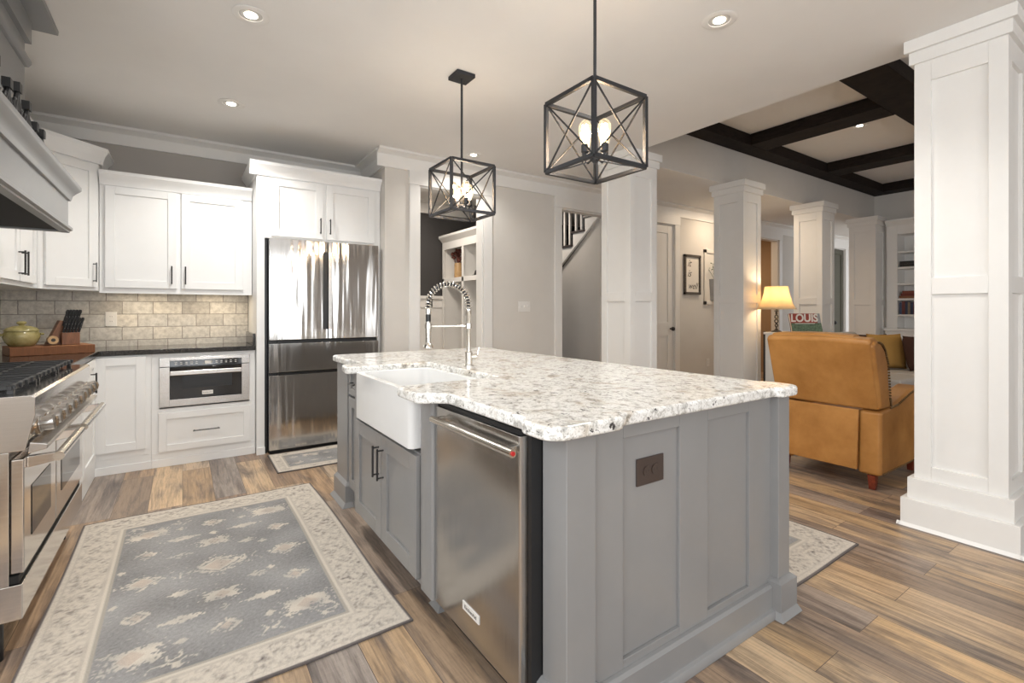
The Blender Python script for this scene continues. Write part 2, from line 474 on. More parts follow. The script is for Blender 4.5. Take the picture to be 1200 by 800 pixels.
# ------------------------------------------------------------------ geometry helpers
class G:
    """collects shapes for ONE mesh; coordinates are world ones unless a frame is set"""

    def __init__(s, frame=None):
        s.v = []; s.f = []; s.fr = frame

    def p(s, q):
        if s.fr is None: return Vector(q)
        o, u, v, w = s.fr
        return Vector(o) + Vector(u) * q[0] + Vector(v) * q[1] + Vector(w) * q[2]

    def add(s, vs, fs):
        b = len(s.v)
        s.v += [s.p(q) for q in vs]
        s.f += [tuple(b + i for i in f) for f in fs]
        return s

    def box(s, x0, x1, y0, y1, z0, z1):
        return s.add([(x0, y0, z0), (x1, y0, z0), (x1, y1, z0), (x0, y1, z0), (x0, y0, z1), (x1, y0, z1), (x1, y1, z1), (x0, y1, z1)],
                     [(0, 3, 2, 1), (4, 5, 6, 7), (0, 1, 5, 4), (1, 2, 6, 5), (2, 3, 7, 6), (3, 0, 4, 7)])

    def hexa(s, bot, top):
        return s.add(list(bot) + list(top), [(0, 3, 2, 1), (4, 5, 6, 7), (0, 1, 5, 4), (1, 2, 6, 5), (2, 3, 7, 6), (3, 0, 4, 7)])

    def prism(s, poly, axis, a0, a1):
        """poly in the two other axes (in xyz order) extruded along axis"""
        def mk(q, a):
            if axis == 0: return (a, q[0], q[1])
            if axis == 1: return (q[0], a, q[1])
            return (q[0], q[1], a)
        n = len(poly)
        vs = [mk(q, a0) for q in poly] + [mk(q, a1) for q in poly]
        fs = [tuple(range(n))[::-1], tuple(range(n, 2 * n))] + [(i, (i + 1) % n, n + (i + 1) % n, n + i) for i in range(n)]
        return s.add(vs, fs)

    def cyl(s, p0, p1, r0, r1=None, n=16, cap=True):
        r1 = r0 if r1 is None else r1
        return s.rings([(p0, r0), (p1, r1)], n, cap)

    def rings(s, path, n=12, cap=True, closed=False):
        P = [Vector(a) for a, _ in path]; R = [r for _, r in path]
        m = len(P); vs = []; up = None
        for i in range(m):
            if closed: t = P[(i + 1) % m] - P[i - 1]
            else: t = P[min(i + 1, m - 1)] - P[max(i - 1, 0)]
            if t.length < 1e-9: t = Vector((0, 0, 1))
            t.normalize()
            if up is None:
                up = Vector((0, 0, 1)) if abs(t.z) < 0.9 else Vector((1, 0, 0))
            a = (up - t * up.dot(t))
            if a.length < 1e-6: a = t.orthogonal()
            a.normalize(); b = t.cross(a); up = a
            for k in range(n):
                th = 2 * PI * k / n
                vs.append(P[i] + (a * math.cos(th) + b * math.sin(th)) * R[i])
        fs = []
        for i in range(m if closed else m - 1):
            j = (i + 1) % m
            for k in range(n):
                fs.append((i * n + k, i * n + (k + 1) % n, j * n + (k + 1) % n, j * n + k))
        if cap and not closed:
            fs.append(tuple(range(n))[::-1]); fs.append(tuple(range((m - 1) * n, m * n)))
        return s.add(vs, fs)

    def tube(s, pts, r, n=8, closed=False):
        return s.rings([(p, r) for p in pts], n, True, closed)

    def lathe(s, c, prof, n=28, ang=None):
        vs = []; fs = []; m = len(prof)
        for r, z in prof:
            for k in range(n):
                th = 2 * PI * k / n
                vs.append((c[0] + r * math.cos(th), c[1] + r * math.sin(th), c[2] + z))
        for i in range(m - 1):
            for k in range(n):
                fs.append((i * n + k, i * n + (k + 1) % n, (i + 1) * n + (k + 1) % n, (i + 1) * n + k))
        if prof[0][0] > 1e-4: fs.append(tuple(range(n))[::-1])
        if prof[-1][0] > 1e-4: fs.append(tuple(range((m - 1) * n, m * n)))
        return s.add(vs, fs)

    def ball(s, c, r, n=10, sq=(1, 1, 1)):
        prof = [(max(1e-5, r * math.sin(PI * i / n)), -r * math.cos(PI * i / n) * sq[2]) for i in range(n + 1)]
        return s.lathe(c, prof, 2 * n)


ORG = {}


def props(o, label=None, cat=None, group=None, kind=None):
    if label: o['label'] = label
    if cat: o['category'] = cat
    if group: o['group'] = group
    if kind: o['kind'] = kind
    return o


def thing(name, label, cat, loc, group=None):
    o = bpy.data.objects.new(name, None); C.objects.link(o)
    o.location = loc; o.empty_display_size = 0.1
    ORG[o] = Vector(loc)
    return props(o, label, cat, group)


def mesh(name, g, mat, org=Vector((0, 0, 0)), bev=0.0, seg=2, smooth=True, ang=35):
    me = bpy.data.meshes.new(name)
    me.from_pydata([tuple(v - org) for v in g.v], [], g.f)
    bm = bmesh.new(); bm.from_mesh(me)
    bmesh.ops.recalc_face_normals(bm, faces=bm.faces)
    bm.to_mesh(me); bm.free()
    me.materials.append(mat)
    if smooth:
        me.shade_smooth()
        me.set_sharp_from_angle(angle=math.radians(ang))
    o = bpy.data.objects.new(name, me); C.objects.link(o)
    if bev > 0:
        b = o.modifiers.new('bevel', 'BEVEL'); b.width = bev; b.segments = seg
        b.limit_method = 'ANGLE'; b.angle_limit = math.radians(40); b.harden_normals = True
        b.use_clamp_overlap = True
    return o


def root_of(o):
    while o.parent: o = o.parent
    return o


def part(name, g, mat, parent, bev=0.0, label=None, **kw):
    o = mesh(name, g, mat, ORG[root_of(parent)], bev, **kw)
    o.parent = parent
    if label: o['label'] = label
    return o


def solo(name, label, cat, g, mat, loc, bev=0.0, group=None, **kw):
    o = mesh(name, g, mat, Vector(loc), bev, **kw); o.location = loc
    ORG[o] = Vector(loc)
    return props(o, label, cat, group)


def struct(name, g, mat, bev=0.0, **kw):
    o = mesh(name, g, mat, Vector((0, 0, 0)), bev, **kw); ORG[o] = Vector((0, 0, 0))
    o['kind'] = 'structure'
    return o


def copy_tree(o, parent=None):
    c = o.copy(); C.objects.link(c)
    if parent is not None: c.parent = parent
    for ch in list(o.children): copy_tree(ch, c)
    return c


def clone(root, loc, label=None, rotz=None):
    c = copy_tree(root); c.location = loc
    ORG[c] = Vector(loc)
    if rotz is not None: c.rotation_euler = (0, 0, rotz)
    if label: c['label'] = label
    return c


def text_part(name, body, size, mat, parent, mw, extrude=0.0006, shear=0.0, align='CENTER', bold=0.0):
    cu = bpy.data.curves.new(name, 'FONT'); cu.body = body; cu.size = size; cu.extrude = extrude; cu.shear = shear
    cu.offset = bold; cu.align_x = align; cu.align_y = 'CENTER'
    t = bpy.data.objects.new(name, cu); C.objects.link(t)
    dg = bpy.context.evaluated_depsgraph_get()
    me = bpy.data.meshes.new_from_object(t.evaluated_get(dg))
    C.objects.unlink(t); bpy.data.objects.remove(t)
    me.transform(Matrix.Translation(-ORG[root_of(parent)]) @ mw)
    me.materials.clear(); me.materials.append(mat)
    o = bpy.data.objects.new(name, me); C.objects.link(o); o.parent = parent
    return o


def basis(o, u, v):
    """matrix whose local X is u, local Y is v, at o"""
    u = Vector(u).normalized(); v = Vector(v).normalized(); w = u.cross(v)
    m = Matrix((u, v, w)).transposed().to_4x4(); m.translation = Vector(o)
    return m


def fan_round(pts, seg=6):
    """polygon [(x,y,r)] with rounded corners"""
    out = []; n = len(pts)
    for i in range(n):
        x, y, r = pts[i]; P = Vector((x, y))
        A = Vector(pts[i - 1][:2]); B = Vector(pts[(i + 1) % n][:2])
        if r <= 0: out.append((x, y)); continue
        da = (A - P); db = (B - P); la, lb = da.length, db.length
        da.normalize(); db.normalize()
        cosang = max(-1, min(1, da.dot(db))); half = math.acos(cosang) / 2
        d = min(r / math.tan(half), la * 0.48, lb * 0.48); rr = d * math.tan(half)
        c = P + (da + db).normalized() * (rr / math.sin(half))
        s0 = P + da * d; s1 = P + db * d
        a0 = math.atan2(s0.y - c.y, s0.x - c.x); a1 = math.atan2(s1.y - c.y, s1.x - c.x)
        dd = (a1 - a0 + PI) % (2 * PI) - PI
        for k in range(seg + 1):
            a = a0 + dd * k / seg
            out.append((c.x + rr * math.cos(a), c.y + rr * math.sin(a)))
    return out


UP = (0, 0, 1)


def shaker(frame, W, H, t=0.02, rail=0.06, inset=0.009, rail_h=None):
    """shaker front: local x = width, y = up, z = outward"""
    rh = rail if rail_h is None else rail_h
    g = G(frame)
    g.box(0, rail, 0, H, 0, t); g.box(W - rail, W, 0, H, 0, t)
    g.box(rail, W - rail, 0, rh, 0, t); g.box(rail, W - rail, H - rh, H, 0, t)
    g.box(rail, W - rail, rh, H - rh, 0, t - inset)
    return g


def bar_pull(frame, a, b, off=0.03, r=0.005):
    """square bar pull between local points a and b on the front plane (local z = outward)"""
    g = G(frame)
    a = Vector(a); b = Vector(b); d = (b - a).normalized()
    z = Vector((0, 0, off))
    for q in (a + d * 0.006, b - d * 0.006): g.cyl(q, q + z, r * 0.8, n=8)
    g.rings([(a + z - d * 0.004, r), (b + z + d * 0.004, r)], 4)
    return g


# ------------------------------------------------------------------ ROOM SHELL
ZC = 2.742          # kitchen ceiling
ZL = 3.31           # living room ceiling
XW, YW, YM = -1.145, 5.20, 4.45   # left wall, fridge wall, middle wall faces
XF = 9.84           # far living room wall
XH, YH = 3.60, 3.36  # kitchen ceiling edge / header plane

struct('floor', G().box(-1.4, 13.2, -3.6, 7.2, -0.1, 0), M['floor'], smooth=False)
g = G().box(-1.245, XH - 0.002, -3.4, 4.45, ZC, 2.82).box(-1.245, 1.7, 4.45, 5.3, ZC, 2.82)
g.box(XH - 0.002, 13.2, YH + 0.002, 4.45, ZC, 2.82).box(1.7, 13.2, 4.45, 7.1, ZC, 2.82)
struct('ceiling', g, M['ceil'], smooth=False)
struct('ceiling_living', G().box(3.5, XF + .1, -3.4, 3.5, ZL, ZL + .1), M['ceil'], smooth=False)
g = G().box(3.5, XH, -3.4, YH, ZC + .003, ZL + .05).box(3.5, XF + .1, YH, YH + .12, ZC + .003, ZL + .05)
struct('wall_header', g, M['wall'], smooth=False)
g = G(); y = -3.5
for a, b in LEFT_WINDOWS:
    g.box(XW - .1, XW, y, a, 0, 2.8); g.box(XW - .1, XW, a, b, 0, .85); g.box(XW - .1, XW, a, b, 2.45, 2.8); y = b
g.box(XW - .1, XW, y, 5.3, 0, 2.8)
struct('wall_left', g, M['wall'], smooth=False)
for i, (a, b) in enumerate(LEFT_WINDOWS):
    g = G()
    for yy in (a, (a + b) / 2 - .03, b - .06): g.box(XW - .09, XW - .04, yy, yy + .06, .85, 2.45)
    for zz in (.85, 1.62, 2.39): g.box(XW - .085, XW - .045, a, b, zz, zz + .06)
    struct('window_%d' % (i + 5), g, M['trim'], smooth=False)
struct('wall_back', G().box(XW, 1.58, YW, YW + .1, 0, 2.8), M['wall_dark_taupe'], smooth=False)
# middle wall with its openings
OPEN = [(1.925, 2.658, 2.445), (3.745, 4.75, 2.445), (5.08, 5.87, 2.45), (7.55, 8.79, 2.47), (10.75, 11.50, 2.50)]
g = G(); x = 1.58
for a, b, h in OPEN:
    g.box(x, a, YM, YM + .12, 0, 2.8); g.box(a, b, YM, YM + .12, h, 2.8); x = b
g.box(x, 13.2, YM, YM + .12, 0, 2.8)
g.box(1.58, 1.70, YM + .12, YW + .1, 0, 2.8)
struct('wall_middle', g, M['wall'], smooth=False)
struct('wall_far', G().box(XF, XF + .1, -3.4, YH, 0, 3.4), M['wall'], smooth=False)
struct('wall_end', G().box(13.0, 13.1, 3.3, 7.0, 0, 2.8), M['wall'], smooth=False)
# rear wall with the windows that light the room
g = G(); x = -1.245
for a, b in REAR_WINDOWS:
    g.box(x, a, -3.5, -3.4, 0, 3.4); g.box(a, b, -3.5, -3.4, 0, .55); g.box(a, b, -3.5, -3.4, 2.45, 3.4); x = b
g.box(x, XF + .1, -3.5, -3.4, 0, 3.4)
struct('wall_rear', g, M['wall'], smooth=False)
for i, (a, b) in enumerate(REAR_WINDOWS):
    g = G()
    for xx in (a, (a + b) / 2 - .03, b - .06): g.box(xx, xx + .06, -3.47, -3.41, .55, 2.45)
    for zz in (.55, 1.47, 2.39): g.box(a, b, -3.465, -3.415, zz, zz + .06)
    struct('window_%d' % (i + 1), g, M['trim'], smooth=False)
# mudroom behind the first opening, stair hall behind the second, den behind the fourth
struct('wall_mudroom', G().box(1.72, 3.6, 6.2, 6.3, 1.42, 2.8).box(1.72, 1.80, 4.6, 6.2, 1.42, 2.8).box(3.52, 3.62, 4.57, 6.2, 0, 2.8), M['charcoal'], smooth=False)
g = G().box(1.80, 3.52, 6.185, 6.2, 0, 1.38).box(1.78, 3.52, 6.15, 6.2, 1.38, 1.42).box(1.80, 1.815, 4.6, 6.185, 0, 1.38)
for xx in (1.9, 2.35, 2.80): g.box(xx, xx + .07, 6.172, 6.185, 0, 1.38)
g.box(1.80, 3.52, 6.172, 6.185, 1.26, 1.38)
struct('trim_1', g, M['trim'])
g = G().box(1.80, 3.52, 6.17, 6.2, 2.56, ZC).box(1.80, 3.52, 6.13, 6.2, 2.70, ZC)
struct('trim_2', g, M['trim'])
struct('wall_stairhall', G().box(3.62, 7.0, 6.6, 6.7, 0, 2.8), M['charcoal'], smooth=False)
struct('wall_den', G().box(7.2, 9.6, 6.7, 6.8, 0, 2.8).box(7.1, 7.2, 4.6, 6.8, 0, 2.8).box(9.5, 9.6, 4.6, 6.8, 0, 2.8), M['tanwall'], smooth=False)


# crown mouldings
def crown(g, axis, a0, a1, face, d, z0=2.575):
    """frieze board with a lip under the ceiling; d = +1/-1 outward direction along the other axis"""
    pr = [(0, z0), (0.018, z0), (0.018, z0 + .01), (0.02, ZC - .05), (0.055, ZC - .03), (0.085, ZC - .022), (0.085, ZC - .001), (0, ZC - .001)]
    poly = [(face + d * q[0], q[1]) for q in pr]
    g.prism(poly, axis, a0, a1)


g = G(); crown(g, 0, XW, 1.58, YW, -1, 2.60); struct('trim_3', g, M['trim'])
g = G(); crown(g, 0, 1.50, 12.9, YM, -1); struct('trim_4', g, M['trim'])
g = G(); crown(g, 1, YM, YW - .085, 1.58, -1); struct('trim_5', g, M['trim'])


# casings of the openings in the middle wall
def casing(n, a, b, h, w=.105, left=True, right=True):
    g = G()
    y0, y1 = YM - .022, YM
    if left: g.box(a - w, a, y0, y1, 0, h)
    if right: g.box(b, b + w, y0, y1, 0, h)
    g.box(a - w - .005, b + w + .005, y0 - .006, y1, h, 2.575)
    g.box(a, a + .015, YM, YM + .12, 0, h); g.box(b - .015, b, YM, YM + .12, 0, h); g.box(a, b, YM, YM + .12, h - .015, h)
    struct('trim_%d' % n, g, M['trim'], .002)


for i, (a, b, h) in enumerate(OPEN): casing(6 + i, a, b, h)
g = G(); prev = 1.58
for a, b, h in OPEN:
    if a - .11 > prev: g.box(prev, a - .11, YM - .016, YM, 0, .14)
    prev = b + .11
g.box(prev, 12.9, YM - .016, YM, 0, .14)
struct('baseboard_middle', g, M['trim'], .002)

# panelled hall door with a black knob
dr = struct('door_1', shaker((Vector((5.095, YM + .05, .01)), Vector((1, 0, 0)), Vector(UP), Vector((0, -1, 0))), .76, 2.42, .04, .11, .012), M['trim'], .003)
part('lower_rail', G().box(5.205, 5.745, YM + .010, YM + .035, .86, 1.05), M['trim'], dr)
k = G().cyl((5.795, YM + .012, .955), (5.795, YM - .02, .955), .012, n=12).ball((5.795, YM - .04, .955), .03, 8)
part('door_knob', k, M['blackmetal'], dr, label='black round door knob')
dr = struct('door_2', shaker((Vector((10.77, YM + .06, .01)), Vector((1, 0, 0)), Vector(UP), Vector((0, -1, 0))), .71, 2.47, .04, .10, .012), M['olive'], .003)
part('door_knob', G().ball((11.03, YM - .01, .97), .035, 8), M['blackmetal'], dr)

# backsplash
struct('wall_backsplash', G().box(XW + .012, .51, YW - .012, YW - .0005, .915, 1.40), M['tile_x'], smooth=False)
struct('wall_range_backsplash', G().box(XW + .0005, XW + .012, 2.1, YW - .0005, .915, 1.72), M['tile_y'], smooth=False)

# ------------------------------------------------------------------ LIVING ROOM COFFERED CEILING
BZ = 3.175
BEAMS = [
    ((XH + .003, XF - .003, 3.14, YH - .003), 'long dark wood beam along the header above the columns'),
    ((5.56, 5.90, 1.84, 3.137), 'dark wood cross beam nearest the kitchen, left of the living room downlight'),
    ((7.54, 7.88, 1.84, 3.137), 'dark wood cross beam beyond the living room downlight'),
    ((XF - .30, XF - .003, 1.84, 3.137), 'dark wood beam against the far living room wall'),
    ((XH + .003, XF - .003, 1.50, 1.837), 'dark wood beam running behind the nearest white column top'),
]
for (x0, x1, y0, y1), lab in BEAMS:
    solo('ceiling_beam', lab, 'beam', G().box(x0, x1, y0, y1, BZ, ZL - .002), M['beamwood'], ((x0 + x1) / 2, (y0 + y1) / 2, BZ), .006, 'dark coffered ceiling beams', smooth=False)

# ------------------------------------------------------------------ COLUMNS
def make_column(label):
    t = thing('column', label, 'column', (0, 0, 0), 'white panelled square columns')
    h, c, st = .19, .174, .075
    g = G().box(-c, c, -c, c, .27, 2.61)
    for sx in (-1, 1):
        for sy in (-1, 1):
            xs = sorted((sx * h, sx * (h - st))); ys = sorted((sy * h, sy * (h - st)))
            g.box(xs[0], xs[1], ys[0], ys[1], .27, 2.61)
    for z0, z1 in ((.27, .345), (1.305, 1.395), (2.495, 2.61)):
        for s in (-1, 1):
            a = sorted((s * (c - .01), s * h))
            g.box(-h + st, h - st, a[0], a[1], z0, z1); g.box(a[0], a[1], -h + st, h - st, z0, z1)
    part('shaft', g, M['trim'], t, .0015, seg=1)
    part('capital', G().box(-.209, .209, -.209, .209, 2.605, 2.673).box(-.228, .228, -.228, .228, 2.6731, ZC - .001), M['trim'], t, .002)
    g = G().box(-.215, .215, -.215, .215, .155, .27).box(-.24, .24, -.24, .24, 0.001, .155)
    for s in (-1, 1):
        g.prism([(s * .24, .001), (s * .256, .001), (s * .24, .02)], 1, -.256, .256)
        g.prism([(s * .24, .001), (s * .256, .001), (s * .24, .02)], 0, -.256, .256)
    part('base', g, M['trim'], t, .002)
    return t


col = make_column('large white panelled square column at the right edge, nearest to the camera')
col.location = (3.622, .790, 0)
for x, y, lab in [(3.672, 3.32, 'white panelled column rising behind the right end of the island worktop, beside the larger lantern'),
                  (5.585, 3.32, 'white panelled column with the table lamp just to its right'),
                  (7.558, 3.32, 'white panelled column behind the propped-up book and the leather chair'),
                  (9.42, 3.32, 'farthest white panelled column, joined to the built-in bookcase')]:
    clone(col, (x, y, 0), lab)

# ------------------------------------------------------------------ WHITE CABINETS
FB = 4.64   # face plane of the back base cabinets


def fr_y(x0, z0, y):       # front facing -Y (towards the camera)
    return (Vector((x0, y, z0)), Vector((1, 0, 0)), Vector(UP), Vector((0, -1, 0)))


def fr_x(y1, z0, x):       # front facing +X; local x runs toward -Y... keeps right-handed with outward = +X
    return (Vector((x, y1, z0)), Vector((0, 1, 0)), Vector(UP), Vector((1, 0, 0)))


def fr_mx(y1, z0, x):      # front facing -X; local x runs -Y
    return (Vector((x, y1, z0)), Vector((0, -1, 0)), Vector(UP), Vector((-1, 0, 0)))


def door(parent, frame, W, H, handle=None, name='door', rail=.06, mat='white', t=.02, hmat='blackmetal'):
    d = part(name, shaker(frame, W, H, t, rail), M[mat], parent, .0015)
    if handle:
        f2 = (frame[0] + frame[3] * t, frame[1], frame[2], frame[3])
        part('handle', bar_pull(f2, *handle), M[hmat], d, label='slim black bar pull')
    return d


# back base cabinet with plain door (blind corner)
t = thing('base_cabinet', 'white base cabinet with one plain panelled door, left of the microwave drawer', 'cabinet', (-.36, FB, 0))
part('carcass', G().box(-.535, -.20, FB, YW - .015, .115, .878), M['white'], t)
part('face_frame', G().box(-.535, -.20, FB - .006, FB, .115, .878), M['white'], t)
door(t, fr_y(-.527, .165, FB - .006), .295, .70)
part('plinth', G().box(-.535, -.20, FB - .012, FB + .05, 0, .06).box(-.535, -.20, FB - .004, FB + .05, .06, .115), M['white'], t, .002)
# microwave cabinet
t = thing('microwave_cabinet', 'white base cabinet holding the built-in microwave above one wide drawer', 'cabinet', (.15, FB, 0))
g = G().box(-.199, .51, FB + .02, YW - .015, .115, .42).box(-.199, -.149, FB, YW - .015, .4505, .878).box(.467, .51, FB, YW - .015, .4505, .878)
g.box(-.199, .51, FB + .45, YW - .016, .4206, .877).box(-.199, .51, FB, FB + .02, .115, .45).box(-.149, .467, FB, YW - .02, .8475, .878)
part('carcass', g, M['white'], t)
door(t, fr_y(-.153, .118, FB), .626, .30, ((.225, .145, 0), (.40, .145, 0)), 'drawer', .05)
part('plinth', G().box(-.199, .51, FB - .012, FB + .05, 0, .06).box(-.199, .51, FB - .004, FB + .05, .06, .115), M['white'], t, .002)
# microwave drawer
t = thing('microwave_oven', 'stainless drawer microwave with black glass front under the dark counter', 'microwave', (.16, FB, .46))
y = FB - .004
part('body', G().box(-.14, .455, FB + .001, FB + .40, .47, .845), M['black'], t)
g = G().box(-.148, -.083, y - .016, y, .463, .847).box(.409, .466, y - .016, y, .463, .847).box(-.083, .409, y - .016, y, .463, .518).box(-.083, .409, y - .016, y, .822, .847)
part('frame', g, M['steel'], t, .0015)
for a_, b_ in ((-.148, -.083), (.409, .466)): part('frame_seam', G().box(a_, b_, y - .0165, y - .015, .772, .778), M['black'], t)
part('control_panel', G().hexa([(-.083, y - .010, .775), (.409, y - .010, .775), (.409, y, .775), (-.083, y, .775)], [(-.083, y - .004, .822), (.409, y - .004, .822), (.409, y, .822), (-.083, y, .822)]), M['glassblack'], t)
g = G()
for q in range(13):
    xx = -.05 + q * .034
    if 4 < q < 7: continue
    for r in range(2): part('button_mark', G().box(xx, xx + .014, y - .0095, y - .006, .790 + r * .013, .795 + r * .013), M['plate'], t)
part('display', G().box(.15, .20, y - .0095, y - .006, .786, .812), M['plate'], t)
dd = part('drawer_front', G().box(-.083, .409, y - .018, y, .520, .770), M['glassblack'], t, .002)
part('window', G().box(.0, .34, y - .0195, y - .018, .60, .70), M['black'], dd)
part('handle', G().box(-.083, .409, y - .030, y - .018, .705, .742), M['steel'], dd, .006, label='wide stainless pull strip')
bd = part('badge', G().box(.13, .205, y - .0205, y - .018, .542, .572), M['plate'], dd)
text_part('badge_lettering', 'KitchenAid', .014, M['ink'], dd, basis((.1675, y - .0207, .557), (1, 0, 0), UP), .0003)

# double upper cabinet on the back wall
FU = 4.87


def cab_crown(g, x0, x1, y, z0, z1, p=.055, ret_l=True, ret_r=True, yb=None):
    prof = [(0, z0), (.012, z0), (.014, z0 + .02), (.03, z0 + .05), (p, z1 - .025), (p, z1), (0, z1)]
    # front run, mitred by simple projection past the ends
    g.prism([(y - q[0], q[1]) for q in prof], 0, x0 - (p if ret_l else 0), x1 + (p if ret_r else 0))
    if yb is not None:
        if ret_l: g.prism([(x0 - q[0], q[1]) for q in prof], 1, y, yb)
        if ret_r: g.prism([(x1 + q[0], q[1]) for q in prof], 1, y, yb)


t = thing('upper_cabinet', 'white two-door wall cabinet over the tiled backsplash, left of the refrigerator', 'cabinet', (0, FU, 1.36))
part('carcass', G().box(-.53, .51, FU, YW - .005, 1.368, 2.21), M['white'], t)
g = G(); cab_crown(g, -.53, .51, FU, 2.19, 2.295, .055, False, False)
part('crown', g, M['white'], t)
door(t, fr_y(-.495, 1.395, FU), .455, .79, ((.422, .04, 0), (.422, .18, 0)))
door(t, fr_y(-.008, 1.395, FU), .448, .79, ((.028, .04, 0), (.028, .18, 0)))
part('light_rail', G().box(-.53, .51, FU - .002, FU + .02, 1.352, 1.368), M['white'], t)

# diagonal corner cabinet
A = Vector((-.815, 4.59, 0)); B = Vector((-.535, 4.87, 0)); du = (B - A).normalized(); dn = Vector((du.y, -du.x, 0))
t = thing('corner_cabinet', 'tall white diagonal corner wall cabinet above the olive tureen', 'cabinet', (-.8, 4.87, 1.36))
g = G().prism([(A.x, A.y), (B.x, B.y), (B.x, YW - .006), (XW + .006, YW - .006), (XW + .006, 4.535), (-.815, 4.535)], 2, 1.368, 2.36)
part('carcass', g, M['white'], t)
Wd = (B - A).length
g = G((A, du, Vector(UP), dn))
prof = [(2.34, 0), (2.34, .012), (2.36, .014), (2.40, .03), (2.435, .06), (2.46, .06), (2.46, 0)]
g.prism([(q[0], q[1]) for q in prof], 0, -.03, Wd + .025)
g2 = G().prism([(B.x + q[1], q[0]) for q in prof], 1, B.y - .01, YW - .006)
g.v += g2.v; nb = len(g.v) - len(g2.v); g.f += [tuple(i + nb for i in f) for f in g2.f]
g3 = G().prism([(A.x, A.y), (B.x, B.y), (B.x, YW - .006), (XW + .006, YW - .006), (XW + .006, A.y)], 2, 2.36, 2.455)
nb = len(g.v); g.v += g3.v; g.f += [tuple(i + nb for i in f) for f in g3.f]
part('crown', g, M['white'], t)
door(t, (A + du * .025 + Vector((0, 0, 1.395)), du, Vector(UP), dn), Wd - .05, .93, ((Wd - .08, .04, 0), (Wd - .08, .18, 0)))

# wall cabinet on the left wall beside the hood
t = thing('upper_cabinet', 'white two-door wall cabinet on the left wall, half hidden by the range hood', 'cabinet', (-.98, 4.05, 1.36))
part('carcass', G().box(XW + .005, -.835, 3.56, 4.53, 1.368, 2.36), M['white'], t)
part('crown', G().box(XW + .005, -.80, 3.56, 4.53, 2.361, 2.455), M['white'], t, .01)
door(t, fr_x(3.60, 1.395, -.835), .50, .93, ((.47, .04, 0), (.47, .18, 0)))
door(t, fr_x(4.11, 1.395, -.835), .40, .93, ((.03, .04, 0), (.03, .18, 0)))

# narrow pull-out cabinet between range and corner
t = thing('base_cabinet', 'white base cabinet between the range and the corner, behind the oven handles', 'cabinet', (-.8, 4.1, 0))
part('carcass', G().box(XW + .005, -.537, 3.56, FB - .001, .115, .878), M['white'], t)
door(t, fr_x(3.60, .135, -.537), .42, .735)
door(t, fr_x(4.06, .135, -.537), .50, .735, ((.27, .52, 0), (.27, .65, 0)))
part('plinth', G().box(XW + .005, -.53, 3.56, FB - .013, 0, .114), M['white'], t)

# fridge surround with two doors above
FT = 4.57
t = thing('refrigerator_surround', 'tall white cabinet surround with two doors above the refrigerator', 'cabinet', (1.05, FT, 0))
g = G().box(.515, .575, FT, YW - .005, .0, 2.38).box(1.545, 1.576, FT, YW - .005, 0, 2.38).box(.575, 1.545, FT, YW - .005, 1.835, 2.38)
part('carcass', g, M['white'], t, .001)
part('filler_strip', G().box(.5775, .597, FT + .015, FT + .03, 0.0, 1.834), M['black'], t)
g = G(); cab_crown(g, .515, 1.576, FT, 2.36, 2.47, .055, True, False, YW - .005)
part('crown', g, M['white'], t)
door(t, fr_y(.625, 1.855, FT), .42, .49, ((.395, .05, 0), (.395, .18, 0)))
door(t, fr_y(1.075, 1.855, FT), .44, .49, ((.028, .05, 0), (.028, .18, 0)))
part('plinth', G().box(.513, .577, FT - .012, FT - .0005, 0, .06), M['white'], t)

# refrigerator
t = thing('refrigerator', 'stainless french door refrigerator with two lower drawers', 'refrigerator', (1.07, 4.56, 0))
FX0, FX1, FY = .60, 1.535, 4.50
part('body', G().box(.601, FX1 - .002, FY + .06, YW - .05, .03, 1.80), M['black'], t)


def fridge_front(x0, x1, z0, z1, name, bow=.010):
    n = 12; vs = []; fs = []
    for i in range(n + 1):
        a = i / n; xx = x0 + (x1 - x0) * a; yy = FY - bow * (1 - (2 * a - 1) ** 2) + .0
        vs += [(xx, yy, z0), (xx, yy, z1), (xx, FY + .055, z1), (xx, FY + .055, z0)]
    for i in range(n):
        b = i * 4
        for k in range(4): fs.append((b + k, b + (k + 1) % 4, b + 4 + (k + 1) % 4, b + 4 + k))
    fs += [(0, 1, 2, 3), (n * 4 + 3, n * 4 + 2, n * 4 + 1, n * 4)]
    return part(name, G().add(vs, fs), M['fridge'], t, .003)


XM = 1.075
for x0, x1, hx in ((FX0, XM - .003, (XM - .042, XM - .004)), (XM + .003, FX1, (XM + .004, XM + .034))):
    d = fridge_front(x0, x1, .965, 1.829, 'door', .004)
    part('handle_pocket', G().box(hx[0], hx[1], FY - .008, FY + .004, 1.05, 1.735), M['black'] if hx[0] < XM else M['steel'], d, .002, label='vertical pocket handle')
for z0, z1 in ((.69, .935), (.035, .665)):
    d = fridge_front(FX0, FX1, z0, z1, 'drawer', .004)
    part('handle_recess', G().box(.67, 1.45, FY - .006, FY + .02, z1 + .0005, z1 + .016), M['black'], d, label='black pull recess')
part('foot_grille', G().box(FX0 + .01, FX1 - .01, FY + .03, FY + .06, .002, .03), M['black'], t)

# dark L counter
g = G().prism(fan_round([(XW + .013, 3.545, 0), (-.51, 3.545, 0), (-.51, 4.612, .02), (.512, 4.612, 0), (.512, YW - .013, 0), (XW + .013, YW - .013, 0)], 3), 2, .88, .918)
ct = thing('dark_worktop', 'polished black granite worktop wrapping the corner below the tiles', 'worktop', (-.5, 4.9, .88))
part('slab', g, M['blackgranite'], ct, .004)
part('end_splash', G().box(.494, .512, 4.64, YW - .013, .919, 1.02), M['blackgranite'], ct, .002)

